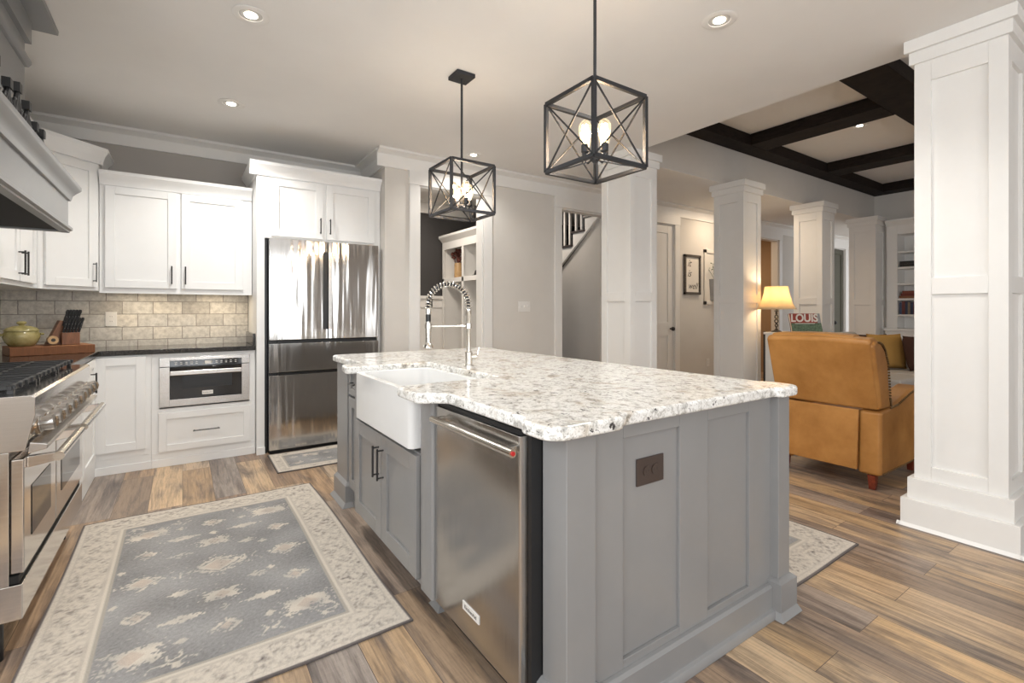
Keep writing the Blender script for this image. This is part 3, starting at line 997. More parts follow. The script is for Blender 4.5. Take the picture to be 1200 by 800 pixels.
# under-cabinet light bars
for x0, x1, lab in ((-.46, -.12, 'thin under-cabinet light bar left of the outlet above the tiles'), (.05, .40, 'thin under-cabinet light bar over the tiles nearest the refrigerator')):
    solo('light_bar', lab, 'light', G().box(x0, x1, 4.93, 4.96, 1.358, 1.3675), M['undercab'], ((x0 + x1) / 2, 4.95, 1.367), 0, 'under-cabinet light bars')
    area('undercabinet_lamp', ((x0 + x1) / 2, 4.97, 1.35), (0, 0, 0), .3, .03, .7, (1, .84, .62))


def outlet(name, label, frame, W, H, mats, kind='outlet', gang=1):
    t = thing(name, label, kind, frame[0])
    part('plate', G(frame).box(-W / 2, W / 2, -H / 2, H / 2, 0, .006), mats[0], t, .002)
    for q in range(gang):
        cx = (q - (gang - 1) / 2) * .046
        if kind == 'switch':
            part('toggle', G(frame).hexa([(cx - .008, -.014, .006), (cx + .008, -.014, .006), (cx + .008, .014, .006), (cx - .008, .014, .006)], [(cx - .004, .002, .018), (cx + .004, .002, .018), (cx + .004, .012, .018), (cx - .004, .012, .018)]), mats[0], t)
        else:
            for s in (-1, 1):
                c = (cx, s * .02) if H >= W else (s * .02, cx)
                g = G(frame).cyl((c[0], c[1], .006), (c[0], c[1], .009), .0165, n=16)
                o = part('socket', g, mats[1], t)
                g = G(frame)
                for dx in (-.006, .006): g.box(c[0] + dx - .001, c[0] + dx + .001, c[1] - .003, c[1] + .006, .009, .0095)
                part('slots', g, M['ink'], o)
    return t


outlet('wall_outlet', 'white electrical outlet on the tiled backsplash', (Vector((-.49, YW - .0125, 1.145)), Vector((1, 0, 0)), Vector(UP), Vector((0, -1, 0))), .075, .118, (M['plate'], M['plate']))
outlet('light_switch', 'white three-gang light switch on the wall between the two doorways', (Vector((3.20, YM - .0005, 1.262)), Vector((1, 0, 0)), Vector(UP), Vector((0, -1, 0))), .165, .118, (M['plate'], M['plate']), 'switch', 3)
outlet('wall_outlet', 'white electrical outlet low on the hall wall under the pictures', (Vector((6.68, YM - .0005, .42)), Vector((1, 0, 0)), Vector(UP), Vector((0, -1, 0))), .075, .118, (M['plate'], M['plate']))

# ------------------------------------------------------------------ CORNER COUNTER ITEMS
P1 = Vector((-.915, 4.365, 0)); P2 = Vector((-.515, 4.50, 0)); bu = (P2 - P1).normalized(); bv = Vector((-bu.y, bu.x, 0))
bo = P1 + Vector((0, 0, .9185))
g = G((Vector((0, 0, 0)), Vector((1, 0, 0)), Vector((0, 1, 0)), Vector(UP))).box(0, .425, 0, .30, .0, .058)
o = mesh('butcher_block', g, M['butcher'], Vector((0, 0, 0)), .003)
o.location = bo; o.rotation_euler = (0, 0, math.atan2(bu.y, bu.x)); ORG[o] = bo
props(o, 'thick wooden butcher block board across the counter corner', 'cutting board')
ZB = .9185 + .0585
pc = (-.893, 4.535, ZB)
t = thing('tureen', 'olive green lidded stoneware pot on the wooden board', 'pot', pc)
part('bowl', G().lathe(pc, [(.05, .0), (.062, .003), (.082, .03), (.092, .06), (.09, .085), (.082, .10), (.078, .10), (.08, .085), (.078, .06), (.06, .02), (.001, .012)], 36), M['glaze'], t, ang=60)
ld = part('lid', G().lathe(pc, [(.088, .101), (.088, .106), (.075, .122), (.045, .134), (.015, .139), (.001, .140)], 36), M['glaze'], t, ang=60)
part('knob', G().lathe(pc, [(.012, .139), (.014, .143), (.024, .151), (.026, .158), (.018, .166), (.001, .168)], 20), M['glaze'], ld, ang=60)
for s in (-1, 1):
    q = Vector(pc) + bu * s * .088 + Vector((0, 0, .078))
    pts = [q + bv * .028 * math.cos(a) + bu * s * .016 * math.sin(a) for a in [PI * i / 8 for i in range(9)]]
    part('lug_handle', G().tube(pts, .007, 8), M['glaze'], t)

kc = Vector((-.665, 4.585, ZB))
kf = (kc, bu, bv, Vector(UP))
t = thing('knife_block', 'dark wooden knife block full of black-handled knives on the board', 'knife block', kc)
part('front_block', G(kf).box(-.045, .05, -.055, .005, .0005, .085), M['knifewood'], t, .003)
g = G(kf).prism([(-.115, .0005), (-.045, .0005), (.00, .085), (.06, .085), (.06, .15), (-.045, .17)], 1, .008, .085)
part('slanted_body', g, M['knifewood'], t, .003)
g = G(kf).cyl((-.088, .004, .036), (-.088, -.05, .036), .028, n=20)
part('round_end', g, M['tanwood'], t, label='tan round wooden end')
part('end_hole', G(kf).cyl((-.088, -.05, .036), (-.088, -.0515, .036), .012, n=16), M['ink'], t)
kn0 = None
q = 0
for r in range(2):
    for c in range(5 if r else 6):
        bx = -.036 + c * .0165 + r * .006; by = -.042 + r * .03
        loc = kc + bu * bx + bv * by + Vector((0, 0, .0858))
        if kn0 is None:
            kn0 = thing('knife', '', 'knife', loc, 'black-handled knives standing in the block')
            f = (loc, bu, bv, Vector(UP))
            d = Vector((.25, .1, 1)).normalized()
            g = G(f).rings([((0, 0, 0), .0065), (d * .02, .0072), (d * .05, .009), (d * .075, .0075), (d * .092, .0105), (d * .106, .007)], 8)
            part('handle', g, M['black'], kn0)
            for hh in (.03, .06): part('rivet', G(f).ball(tuple(Vector((0, -.0065, 0)) + d * hh), .0024, 5), M['silverdot'], kn0)
            kn = kn0
        else:
            kn = clone(kn0, loc)
        kn['label'] = 'black-handled kitchen knife standing in the wooden block, one of the %s row' % ('taller back' if r else 'front')
        kn['group'] = 'knives in the %s row of the block' % ('back' if r else 'front')
        if r: kn.location.z += .045; kn.scale = (1.1, 1.1, 1.1)

# ------------------------------------------------------------------ RANGE
RY0, RY1, RX = 2.33, 3.53, -.455
t = thing('range', 'professional stainless gas range with two ovens at the left edge', 'range', (-.8, 2.93, 0))
g = G().box(XW + .02, RX - .035, RY0, RY1, .2725, .7295)
part('body', g, M['rangesteel'], t, .002)
part('cooktop', G().prism([(XW + .02, .73), (-.45, .73), (-.425, .85), (-.425, .912), (-.435, .92), (XW + .02, .92)], 1, RY0, RY1), M['rangesteel'], t, .002)
part('backguard', G().box(XW + .02, XW + .05, RY0, RY1, .921, 1.02), M['rangesteel'], t, .002)
part('bullnose_rail', G().prism([(-.445, .718), (-.395, .728), (-.392, .745), (-.44, .757)], 1, RY0 + .003, RY1 - .003), M['steel'], t, .003)
# knobs on the sloping panel
for i in range(9):
    yy = RY0 + .085 + i * .128
    b = Vector((-.436, yy, .803)); n = Vector((1, 0, .12)).normalized()
    k = part('knob', G().rings([(b, .030), (b + n * .012, .030), (b + n * .014, .024), (b + n * .034, .028), (b + n * .048, .028), (b + n * .051, .023)], 20), M['knob'], t)
    part('bezel', G().rings([(b - n * .002, .036), (b + n * .006, .036), (b + n * .009, .031)], 20), M['bronze'], k, label='bronze toned ring behind the knob')
    part('grip', G().rings([(b + n * .052 + Vector((0, 0, -.018)), .004), (b + n * .055, .0055), (b + n * .052 + Vector((0, 0, .018)), .004)], 8), M['bronze'], k)
# grates
for i in range(3):
    y0 = RY0 + .05 + i * .37; y1 = y0 + .355
    g = G()
    for xx in (-.98, -.80, -.64, -.50): g.box(xx - .007, xx + .007, y0, y1, .935, .952)
    for k in range(5):
        yy = y0 + .012 + k * (y1 - y0 - .024) / 4
        g.box(-1.0, -.485, yy - .007, yy + .007, .937, .953)
    for xx in (-.98, -.50):
        for yy in (y0 + .02, y1 - .02): g.box(xx - .009, xx + .009, yy - .009, yy + .009, .9205, .937)
    part('grate', g, M['blackmetal'], t, .002)
    for xx in (-.87, -.60):
        part('burner', G().lathe((xx, (y0 + y1) / 2, .9205), [(.055, 0), (.055, .006), (.035, .010), (.033, .016), (.001, .018)], 20), M['black'], t)
# ovens
for y0, y1 in ((RY0 + .012, 2.845), (2.865, RY1 - .005)):
    d = part('oven_door', G().box(RX - .034, RX, y0, y1, .305, .70), M['rangesteel'], t, .004)
    part('oven_window', G().box(RX + .0003, RX + .002, y0 + .10, y1 - .10, .40, .58), M['glassblack'], d, label='dark oven window')
    hz = .690; hx = RX + .085
    g = G().cyl((hx, y0 + .024, hz), (hx, y1 - .024, hz), .0165, n=16)
    part('handle', g, M['chrome'], d, label='round stainless oven handle')
    for yy in (y0 + .03, y1 - .055):
        g = G().prism(fan_round([(RX, hz - .03, .004), (hx + .006, hz - .014, .012), (hx + .010, hz + .014, .012), (RX, hz + .010, .004)], 4), 1, yy, yy + .025)
        part('handle_bracket', g, M['rangesteel'], d, .002)
part('vent_slot', G().box(RX - .05, RX - .012, RY0 + .005, RY1 - .005, .275, .302), M['shadowgap'], t)
part('kick_panel', G().box(XW + .02, RX - .002, RY0, RY1, .15, .272), M['rangesteel'], t, .003)
for xx in (RX - .08, XW + .10):
    for yy in (RY0 + .06, RY1 - .06):
        part('foot', G().cyl((xx, yy, 0), (xx, yy, .15), .02, n=12), M['black'], t)
part('side_slot', G().box(RX - .05, RX - .036, RY0 + .001, RY0 + .006, .305, .72), M['shadowgap'], t)

# ------------------------------------------------------------------ RANGE HOOD
HX, HY0, HY1 = -.505, 2.0, 3.47
t = thing('range_hood', 'gray painted wood range hood with mantel shelf, top left', 'range hood', (-.82, 2.75, 1.63))
g = G().box(XW + .003, HX, HY0, HY1, 1.665, 1.83)
part('canopy', g, M['hoodgray'], t, .002)


def ring_molding(prof, x1, y0, y1):
    """profile (p, z): projects p beyond the front x1 and both sides"""
    g = G()
    m = len(prof)
    vs = []; fs = []
    for p, z in prof:
        vs += [(XW + .003, y0 - p, z), (x1 + p, y0 - p, z), (x1 + p, y1 + p, z), (XW + .003, y1 + p, z)]
    for i in range(m - 1):
        for k in range(4):
            fs.append((i * 4 + k, i * 4 + (k + 1) % 4, (i + 1) * 4 + (k + 1) % 4, (i + 1) * 4 + k))
    fs += [(3, 2, 1, 0), tuple((m - 1) * 4 + k for k in range(4))]
    return g.add(vs, fs)


part('mantel_shelf', ring_molding([(0.0, 1.80), (.010, 1.803), (.014, 1.818), (.016, 1.828), (.028, 1.845), (.044, 1.862), (.048, 1.868), (.048, 1.885)], HX, HY0, HY1), M['hoodgray'], t, .001)
g = G()
for pr in ([(0, 1.632), (.004, 1.632), (.004, 1.640), (.016, 1.645), (.016, 1.658), (.002, 1.672), (0, 1.672)],):
    poly = [(HX - .03, 1.632)] + [(HX + q[0], q[1]) for q in pr] + [(HX - .03, 1.672)]
    g.prism(poly, 1, HY0 - .014, HY1 + .014)
    poly = [(HY1 - .03, 1.632)] + [(HY1 + q[0], q[1]) for q in pr] + [(HY1 - .03, 1.672)]
    g.prism(poly, 0, XW + .003, HX)
    poly = [(HY0 + .03, 1.632)] + [(HY0 - q[0], q[1]) for q in pr] + [(HY0 + .03, 1.672)]
    g.prism(poly, 0, XW + .003, HX)
part('bottom_molding', g, M['hoodgray'], t)
part('vent_liner', G().box(XW + .02, HX - .031, HY0 + .031, HY1 - .031, 1.640, 1.664), M['shadowgap'], t)
CX = -.672
part('chimney', G().box(XW + .003, CX, HY0 + .03, HY1, 1.886, ZC - .002), M['hoodgray'], t, .002)
part('chimney_molding', ring_molding([(0, 2.47), (.012, 2.475), (.022, 2.495), (.022, 2.51), (0.004, 2.52)], CX, HY0 + .03, HY1), M['hoodgray'], t)
part('chimney_crown', ring_molding([(0, 2.600), (.022, 2.601), (.022, 2.715), (.11, 2.716), (.112, ZC - .002)], CX, HY0 + .03, HY1), M['hoodgray'], t)

# wrought iron scroll standing on the mantel shelf
g = G(); sx = -.60; zb = 1.8865


def scroll(y0, z0, s, r, turns=1.6, n=36, flip=1, rot=0.0):
    pts = []
    for i in range(n + 1):
        a = i / n; th = rot + flip * a * turns * 2 * PI; rr = r * (1 - .82 * a)
        pts.append((sx, y0 + s * rr * math.cos(th), z0 + rr * math.sin(th)))
    return pts


g.tube([(sx, 2.30, zb + .012), (sx, 3.44, zb + .012)], .012, 6)
POSTS = [(2.36, .25), (2.50, .24), (2.66, .32), (2.83, .29), (2.97, .325), (3.13, .30), (3.27, .248), (3.41, .255)]
for yc, h in POSTS:
    for s in (-1, 1):
        g.tube(scroll(yc + s * .034, zb + h * .32, s, .042, 1.5), .008, 6)
        g.tube(scroll(yc + s * .03, zb + h * .70, s, .036, 1.4, flip=-1), .007, 6)
    g.tube([(sx, yc, zb + .01), (sx, yc + .004, zb + h * .5), (sx, yc, zb + h)], .010, 6)
    g.box(sx - .014, sx + .014, yc - .020, yc + .020, zb + h - .04, zb + h)
for (ya, ha), (yb_, hb_) in zip(POSTS, POSTS[1:]):
    g.tube([(sx, ya, zb + ha - .04), (sx, (ya + yb_) / 2, zb + min(ha, hb_) * .45), (sx, yb_, zb + hb_ - .04)], .009, 6)
solo('iron_scroll', 'black wrought iron scrollwork standing on the range hood shelf', 'ornament', g, M['blackmetal'], (sx, 2.86, zb))

# ------------------------------------------------------------------ ISLAND
t = thing('kitchen_island', 'gray painted kitchen island with panelled end and sink cabinet', 'kitchen island', (1.42, 2.15, 0))
g = G().box(1.46, 2.0, 1.06, 3.27, .02, .872).box(.872, 1.459, 2.67, 3.27, .10, .872).box(.802, 1.459, 1.83, 2.669, .10, .632)
g.box(.90, 1.459, 1.79, 1.829, .02, .872)
part('carcass', g, M['gray'], t)
# end panel: stiles and rails round two recessed fields
Y0 = 1.022
g = G()
for x0, x1 in ((.979, 1.106), (1.378, 1.536), (1.802, 1.958)): g.box(x0, x1, Y0, Y0 + .02, .02, .872)
for x0, x1 in ((1.106, 1.378), (1.536, 1.802)):
    g.box(x0, x1, Y0, Y0 + .02, .02, .154); g.box(x0, x1, Y0, Y0 + .02, .826, .872)
    g.box(x0, x1, Y0 + .011, Y0 + .02, .154, .826)
g.box(.979, 1.99, Y0 + .02, Y0 + .036, .02, .872)
part('end_panel', g, M['gray'], t, .002)
part('corner_post', G().box(.868, .979, 1.008, 1.115, 0.001, .872), M['gray'], t, .003)
part('corner_post', G().box(1.957, 2.044, .99, 1.085, 0.001, .872), M['gray'], t, .003)
part('corner_post', G().box(1.957, 2.044, 3.26, 3.35, 0.001, .872), M['gray'], t, .003)
part('side_panel', G().box(2.001, 2.022, 1.086, 3.259, .02, .872), M['gray'], t)
part('far_panel', G().box(.90, 1.956, 3.271, 3.295, .02, .872), M['gray'], t)
# base trim
g = G().prism([(1.022, .001), (.985, .001), (.985, .018), (.992, .03), (1.002, .034), (1.002, .116), (1.010, .126), (1.022, .128)], 0, .98, 1.935)
part('base_trim', g, M['gray'], t, .001)
for x0, x1, y0, y1 in ((1.935, 2.060, .968, 1.105), (.848, .995, .988, 1.135)):
    g = G().box(x0, x1, y0, y1, .001, .138)
    g.hexa([(x0, y0, .138), (x1, y0, .138), (x1, y1, .138), (x0, y1, .138)], [(x0 + .018, y0 + .018, .15), (x1 - .014, y0 + .018, .15), (x1 - .014, y1 - .014, .15), (x0 + .018, y1 - .014, .15)])
    g.hexa([(x0 - .015, y0 - .015, .001), (x1 + .015, y0 - .015, .001), (x1 + .015, y1 + .015, .001), (x0 - .015, y1 + .015, .001)], [(x0, y0, .03), (x1, y0, .03), (x1, y1, .03), (x0, y1, .03)])
    part('post_block', g, M['gray'], t, .001)
# sink cabinet
XS = .80
part('sink_post', G().prism(fan_round([(.79, 1.705, .012), (.79, 1.825, .02), (.90, 1.825, 0), (.90, 1.705, 0)], 4), 2, .10, .872), M['gray'], t)
part('sink_post', G().prism(fan_round([(.795, 2.672, .012), (.795, 2.735, .012), (.871, 2.735, 0), (.871, 2.672, 0)], 4), 2, .10, .872), M['gray'], t)
part('toe_kick', G().box(.878, .90, 1.80, 3.05, .002, .0995), M['gray'], t)
g = G().hexa([(.845, 1.765, .001), (.93, 1.765, .001), (.93, 1.855, .001), (.845, 1.855, .001)], [(.865, 1.785, .028), (.91, 1.785, .028), (.91, 1.835, .028), (.865, 1.835, .028)]).box(.866, .9, 1.786, 1.834, .028, .099)
part('post_foot', g, M['gray'], t)
W2 = .413
door(t, fr_mx(2.665, .125, XS), W2, .50, ((W2 - .03, .30, 0), (W2 - .03, .44, 0)), mat='gray', rail=.07)
door(t, fr_mx(2.247, .125, XS), W2, .50, ((.03, .30, 0), (.03, .44, 0)), mat='gray', rail=.07)
# narrow drawer stack and end post beyond the sink
door(t, fr_mx(3.045, .70, .871), .29, .165, ((.095, .08, 0), (.195, .08, 0)), 'drawer', .04, 'gray')
door(t, fr_mx(3.045, .125, .871), .29, .56, ((.25, .40, 0), (.25, .52, 0)), 'door', .06, 'gray')
part('corner_post', G().box(.846, .90, 3.06, 3.295, .001, .872), M['gray'], t, .003)
g = G().box(.828, .92, 3.04, 3.31, .001, .13)
g.hexa([(.828, 3.04, .13), (.92, 3.04, .13), (.92, 3.31, .13), (.828, 3.31, .13)], [(.845, 3.06, .15), (.90, 3.06, .15), (.90, 3.295, .15), (.845, 3.295, .15)])
g.hexa([(.806, 3.02, .001), (.94, 3.02, .001), (.94, 3.33, .001), (.806, 3.33, .001)], [(.828, 3.04, .028), (.92, 3.04, .028), (.92, 3.31, .028), (.828, 3.31, .028)])
part('post_block', g, M['gray'], t, .001)

# island outlet
outlet('island_outlet', 'dark bronze electrical outlet on the end panel of the island', (Vector((1.237, Y0 + .0105, .706)), Vector((1, 0, 0)), Vector(UP), Vector((0, -1, 0))), .128, .086, (M['bronzeplate'], M['bronzeplate']))

# granite worktop with shaped corners; open notch for the apron sink
pts = [(.772, .955, .09), (1.035, .955, .02), (1.06, .985, .02), (1.915, .985, .02), (1.94, .955, .02), (2.075, .955, .05), (2.075, 1.09, .02), (2.045, 1.115, .02),
       (2.045, 3.23, .02), (2.075, 3.26, .02), (2.075, 3.42, .05), (.835, 3.42, .06), (.835, 3.06, .02), (.855, 3.03, .02), (.855, 2.80, .03), (.735, 2.775, .03),
       (.715, 2.625, .02), (1.197, 2.622, .018), (1.197, 1.860, .018), (.70, 1.858, .035), (.70, 1.64, .045), (.765, 1.61, .03), (.795, 1.58, .03), (.795, 1.11, .02), (.772, 1.085, .02)]
g = G().prism(fan_round(pts, 6), 2, .8745, .914)
solo('granite_worktop', 'speckled white and gray granite slab on top of the island', 'worktop', g, M['granite'], (1.4, 2.2, .8745), .011, seg=4)

# apron sink
t = thing('farmhouse_sink', 'white fireclay apron sink set in the island', 'sink', (.98, 2.24, .64))
SY0, SY1, SXa, SXb = 1.866, 2.616, .765, 1.193
g = G()
outer = fan_round([(SXa, SY0, .025), (SXb, SY0, .02), (SXb, SY1, .02), (SXa, SY1, .025)], 4)
inner = fan_round([(SXa + .03, SY0 + .025, .05), (SXb - .025, SY0 + .025, .05), (SXb - .025, SY1 - .025, .05), (SXa + .03, SY1 - .025, .05)], 4)
n = len(outer)
ZT = .886
vs = [(x, y, .645) for x, y in outer] + [(x, y, ZT) for x, y in outer] + [(x, y, ZT) for x, y in inner] + [(x, y, .69) for x, y in inner]
fs = [tuple(range(n))[::-1]]
for r in range(3):
    fs += [(r * n + i, r * n + (i + 1) % n, (r + 1) * n + (i + 1) % n, (r + 1) * n + i) for i in range(n)]
fs.append(tuple(range(3 * n, 4 * n))[::-1])
g.add(vs, fs)
part('basin', g, M['porcelain'], t, .004, seg=3)
part('drain', G().lathe((1.0, 2.24, .6905), [(.045, 0), (.045, .003), (.03, .004), (.03, .001), (.001, .001)], 24), M['chrome'], t)

# spring faucet
fx, fy, fz = 1.285, 2.305, .9143
t = thing('faucet', 'brushed nickel spring-neck kitchen faucet beside the sink', 'faucet', (fx, fy, fz))
sd = Vector((-.76, .30, 0)).normalized()
part('body', G().rings([((fx, fy, fz), .027), ((fx, fy, fz + .006), .027), ((fx, fy, fz + .008), .021), ((fx, fy, fz + .075), .021), ((fx, fy, fz + .08), .016)], 20), M['chrome'], t)
q = Vector((fx, fy, fz + .05)); hd = Vector((.76, -.30, 0)).normalized()
part('lever_handle', G().rings([(q + hd * .015, .016), (q + hd * .045, .018), (q + hd * .05, .015)], 14).tube([q + hd * .035, q + hd * .05 + Vector((0, 0, .012)), q + hd * .06 + Vector((.0, 0, .05))], .006, 8), M['chrome'], t)
part('riser', G().rings([((fx, fy, fz + .078), .013), ((fx, fy, fz + .27), .013), ((fx, fy, fz + .275), .016), ((fx, fy, fz + .31), .016), ((fx, fy, fz + .312), .012)], 16), M['chrome'], t)
R = .108; cz = fz + .33
ctr = Vector((fx, fy, cz)) + sd * R
arc = [Vector((fx, fy, fz + .31))]
for i in range(41):
    a = PI * i / 40
    arc.append(ctr - sd * R * math.cos(a) + Vector((0, 0, 1.05 * R * math.sin(a))))
arc.append(ctr + sd * R - Vector((0, 0, .025)))
part('hose', G().tube(arc, .009, 8), M['blackmetal'], t, label='black inner hose')
# coil round the hose
co = []; turns = 24; N = turns * 10
cum = [0]
for i in range(1, len(arc)): cum.append(cum[-1] + (arc[i] - arc[i - 1]).length)
for k in range(N + 1):
    d = cum[-1] * k / N
    i = max(j for j in range(len(cum)) if cum[j] <= d + 1e-9); i = min(i, len(arc) - 2)
    f = (d - cum[i]) / max(1e-9, cum[i + 1] - cum[i])
    p = arc[i].lerp(arc[i + 1], f); tan = (arc[i + 1] - arc[i]).normalized()
    side = sd.cross(Vector((0, 0, 1))).normalized(); nn = side.cross(tan).normalized()
    th = 2 * PI * turns * k / N
    co.append(p + (side * math.cos(th) + nn * math.sin(th)) * .0145)
part('spring_coil', G().tube(co, .0036, 6), M['chrome'], t)
hx = ctr + sd * R
part('spray_head', G().rings([(hx - Vector((0, 0, .02)), .016), (hx - Vector((0, 0, .045)), .0165), (hx - Vector((0, 0, .047)), .013), (hx - Vector((0, 0, .09)), .013), (hx - Vector((0, 0, .092)), .0165), (hx - Vector((0, 0, .20)), .0145), (hx - Vector((0, 0, .215)), .026), (hx - Vector((0, 0, .228)), .027), (hx - Vector((0, 0, .23)), .02)], 18), M['chrome'], t)
part('hose_collar', G().cyl(hx - Vector((0, 0, .049)), hx - Vector((0, 0, .088)), .0138, n=16), M['black'], t)
az = hx.z - .112
part('support_arm', G().cyl(Vector((fx, fy, az)), Vector((hx.x, hx.y, az)), .0055, n=10).cyl((fx, fy, az - .014), (fx, fy, az + .014), .0185, n=16).cyl((hx.x, hx.y, az - .012), (hx.x, hx.y, az + .012), .019, n=16), M['chrome'], t)

# dishwasher
DY0, DY1, DX = 1.135, 1.698, .80
t = thing('dishwasher', 'stainless dishwasher built into the island beside the apron sink', 'dishwasher', (1.1, 1.42, 0))
part('tub', G().box(.858, 1.44, DY0 + .006, DY1 - .003, .10, .862), M['black'], t)
part('side_rail', G().box(.830, .872, 1.118, DY0 - .001, .02, .868), M['black'], t)
d = part('door', G().prism(fan_round([(DX, DY0, .006), (DX, DY1, .006), (.845, DY1, 0), (.845, DY0, 0)], 4), 2, .105, .852), M['dwsteel'], t, .002)
part('control_strip', G().box(.812, .862, DY0 + .004, DY1 - .004, .8525, .8665), M['black'], t)
g = G()
for k in range(7): part('button_mark', G().box(.822, .836, DY0 + .08 + k * .055, DY0 + .11 + k * .055, .8665, .8675), M['zinc'], t)
hx, hz = .768, .812
hb = part('handle', G().cyl((hx, DY0 - .012, hz), (hx, DY1 - .045, hz), .0125, n=18), M['chrome'], d)
for yy in (DY0 + .015, DY1 - .085): part('handle_bracket', G().prism(fan_round([(DX, hz - .012, 0), (hx, hz - .009, .006), (hx, hz + .009, .006), (DX, hz + .012, 0)], 3), 1, yy, yy + .022), M['chrome'], d, .001)
part('end_cap', G().cyl((hx, DY0 - .0125, hz), (hx, DY0 - .016, hz), .0065, n=16), M['redplate'], hb, label='red round end cap')
part('badge', G().box(DX - .003, DX - .0003, 1.362, 1.472, .190, .218), M['plate'], d)
text_part('badge_lettering', 'KitchenAid', .018, M['ink'], d, basis((DX - .0034, 1.417, .204), (0, -1, 0), UP), .0003)
part('lock_mark', G().cyl((DX - .0012, DY0 + .03, .815), (DX + .001, DY0 + .03, .815), .002, n=8), M['plate'], d)
part('toe_panel', G().box(.87, .89, DY0, DY1, .004, .0995), M['black'], t)

# ------------------------------------------------------------------ RUGS (pattern is woven into a colour attribute)
CREAM = (0.60, 0.545, 0.475); FIELD = (0.285, 0.280, 0.278); TAUPE = (0.33, 0.295, 0.265); PINK = (0.53, 0.45, 0.385)


def rug(name, label, x0, x1, y0, y1, border, seed, wav=.006, step=.0062, layout=None):
    nx = int((x1 - x0) / step); ny = int((y1 - y0) / step)
    W, H = x1 - x0, y1 - y0
    off = Vector((seed * 3.1, seed * 1.7, 0))
    r = random.Random(seed)
    # motif lattice: (kind, cx, cy, size)
    motifs = []
    fw, fh = W - 2 * border, H - 2 * border
    cols = max(1, round(fw / .15)); rows = max(1, round(fh / .165))
    for i in range(cols):
        for j in range(rows):
            cx = border + fw * (i + .5) / cols; cy = border + fh * (j + .5) / rows
            k = (i * 2 + j * 3 + (i * j) % 2) % 5
            big = (i + j) % 2 == 0
            motifs.append((k, cx, cy, (.052 if big else .032) * r.uniform(.85, 1.15)))
    if layout: motifs = [(k, x - x0, y - y0, q) for k, x, y, q in layout]
    cell = {}
    for mm in motifs: cell.setdefault((int(mm[1] / .15), int(mm[2] / .15)), []).append(mm)
    vs = []; cols_ = []
    for j in range(ny + 1):
        for i in range(nx + 1):
            u = W * i / nx; v = H * j / ny
            dx = wav * math.sin(v * 4.1 + seed) * (1 if u > W / 2 else .6); dy = wav * math.sin(u * 6.3 + seed * 2)
            vs.append((x0 + u + dx * abs(2 * u / W - 1) ** 3, y0 + v + dy * abs(2 * v / H - 1) ** 6, .008 + .0015 * math.sin(u * 9) * math.sin(v * 7)))
            e = min(u, W - u, v, H - v)
            P = Vector((u, v, 0)) + off
            n1 = mnoise.noise(P * 48); n2 = mnoise.noise(P * 95); n3 = mnoise.noise(P * 5)
            wear = mnoise.noise(P * 12 + Vector((9, 9, 0)))
            if e < .010: c = (0.15, 0.13, 0.125)
            elif e < border:
                base = Vector(CREAM)
                fl = math.sin(u * 52 + 3 * n3) * math.sin(v * 52 + 3 * n3)
                tint = 0.0
                if .035 < e < border - .035:
                    tint = .34 + 1.1 * n1 + 1.0 * n2 + .35 * fl
                elif abs(e - .030) < .004 or abs(e - (border - .028)) < .005: tint = .5
                elif e < .03 and n2 > .1: tint = .3
                c = base.lerp(Vector(TAUPE), max(0, tint * (.75 + .5 * wear)))
                if border - .012 < e: c = Vector((0.40, 0.365, 0.32))
            else:
                base = Vector(FIELD) * (1 + .30 * n3 + .25 * n2)
                c = base
                ci, cj = int(u / .15), int(v / .15)
                for a in (-1, 0, 1):
                    for b in (-1, 0, 1):
                        for k, cx, cy, s in cell.get((ci + a, cj + b), ()):
                            du_, dv_ = abs(u - cx), abs(v - cy)
                            jag = 1 + .42 * n2 + .35 * n1
                            if k in (0, 'odia'):
                                q = du_ / s + dv_ / (s * .80)
                                hit = 1 if (q < 1.0 * jag and not .72 < q < .82) or (q < 1.35 and n1 > .28) else 0
                            elif k in (1, 'rect'): hit = 1 if (du_ < s * .95 * jag and dv_ < s * .60 * jag) or (du_ < s * 1.4 and dv_ < s * .9 and n2 > .42) else 0
                            elif k in (2, 'loz'): hit = 1 if du_ / s + dv_ / (s * .34) < 1.05 * jag else 0
                            elif k in (3, 'dia'): hit = 1 if du_ / s + dv_ / (s * .85) < 1.05 * jag and not (.45 < du_ / s + dv_ / s < .62 and n2 > -.1) else 0
                            elif k == 'squig': hit = 1 if math.hypot(du_, dv_) < s and abs(mnoise.noise(P * 22 + Vector((cx, cy, 0)))) < .07 else 0
                            elif k == 'tiny': hit = 1 if du_ + dv_ < s * jag else 0
                            else: hit = 1 if du_ / s + dv_ / (s * .45) < .8 * jag or math.hypot(du_, dv_) < s * .42 * jag else 0
                            if hit and wear + .6 * n2 > -.38:
                                inner = du_ + dv_ < s * .5
                                tgt = Vector(PINK) if inner and k in (0, 1, 'odia', 'dia', 'rect') else Vector(CREAM)
                                c = base.lerp(tgt, max(.3, min(1, .72 + .6 * wear)))
                if n2 > .55 and wear > .1: c = Vector(c).lerp(Vector(CREAM), .3)
            cols_ += [c[0], c[1], c[2], 1.0]
    fs = []
    for j in range(ny):
        for i in range(nx):
            a = j * (nx + 1) + i
            fs.append((a, a + 1, a + nx + 2, a + nx + 1))
    top = len(vs)
    per = [i for i in range(nx + 1)] + [j * (nx + 1) + nx for j in range(1, ny + 1)] + [ny * (nx + 1) + i for i in range(nx - 1, -1, -1)] + [j * (nx + 1) for j in range(ny - 1, 0, -1)]
    for k in per:
        q = vs[k]; vs.append((q[0], q[1], .0008)); cols_ += [0.10, 0.09, 0.085, 1]
    m = len(per)
    for k in range(m): fs.append((per[k], top + k, top + (k + 1) % m, per[(k + 1) % m]))
    fs.append(tuple(range(top, top + m)))
    cx, cy = (x0 + x1) / 2, (y0 + y1) / 2
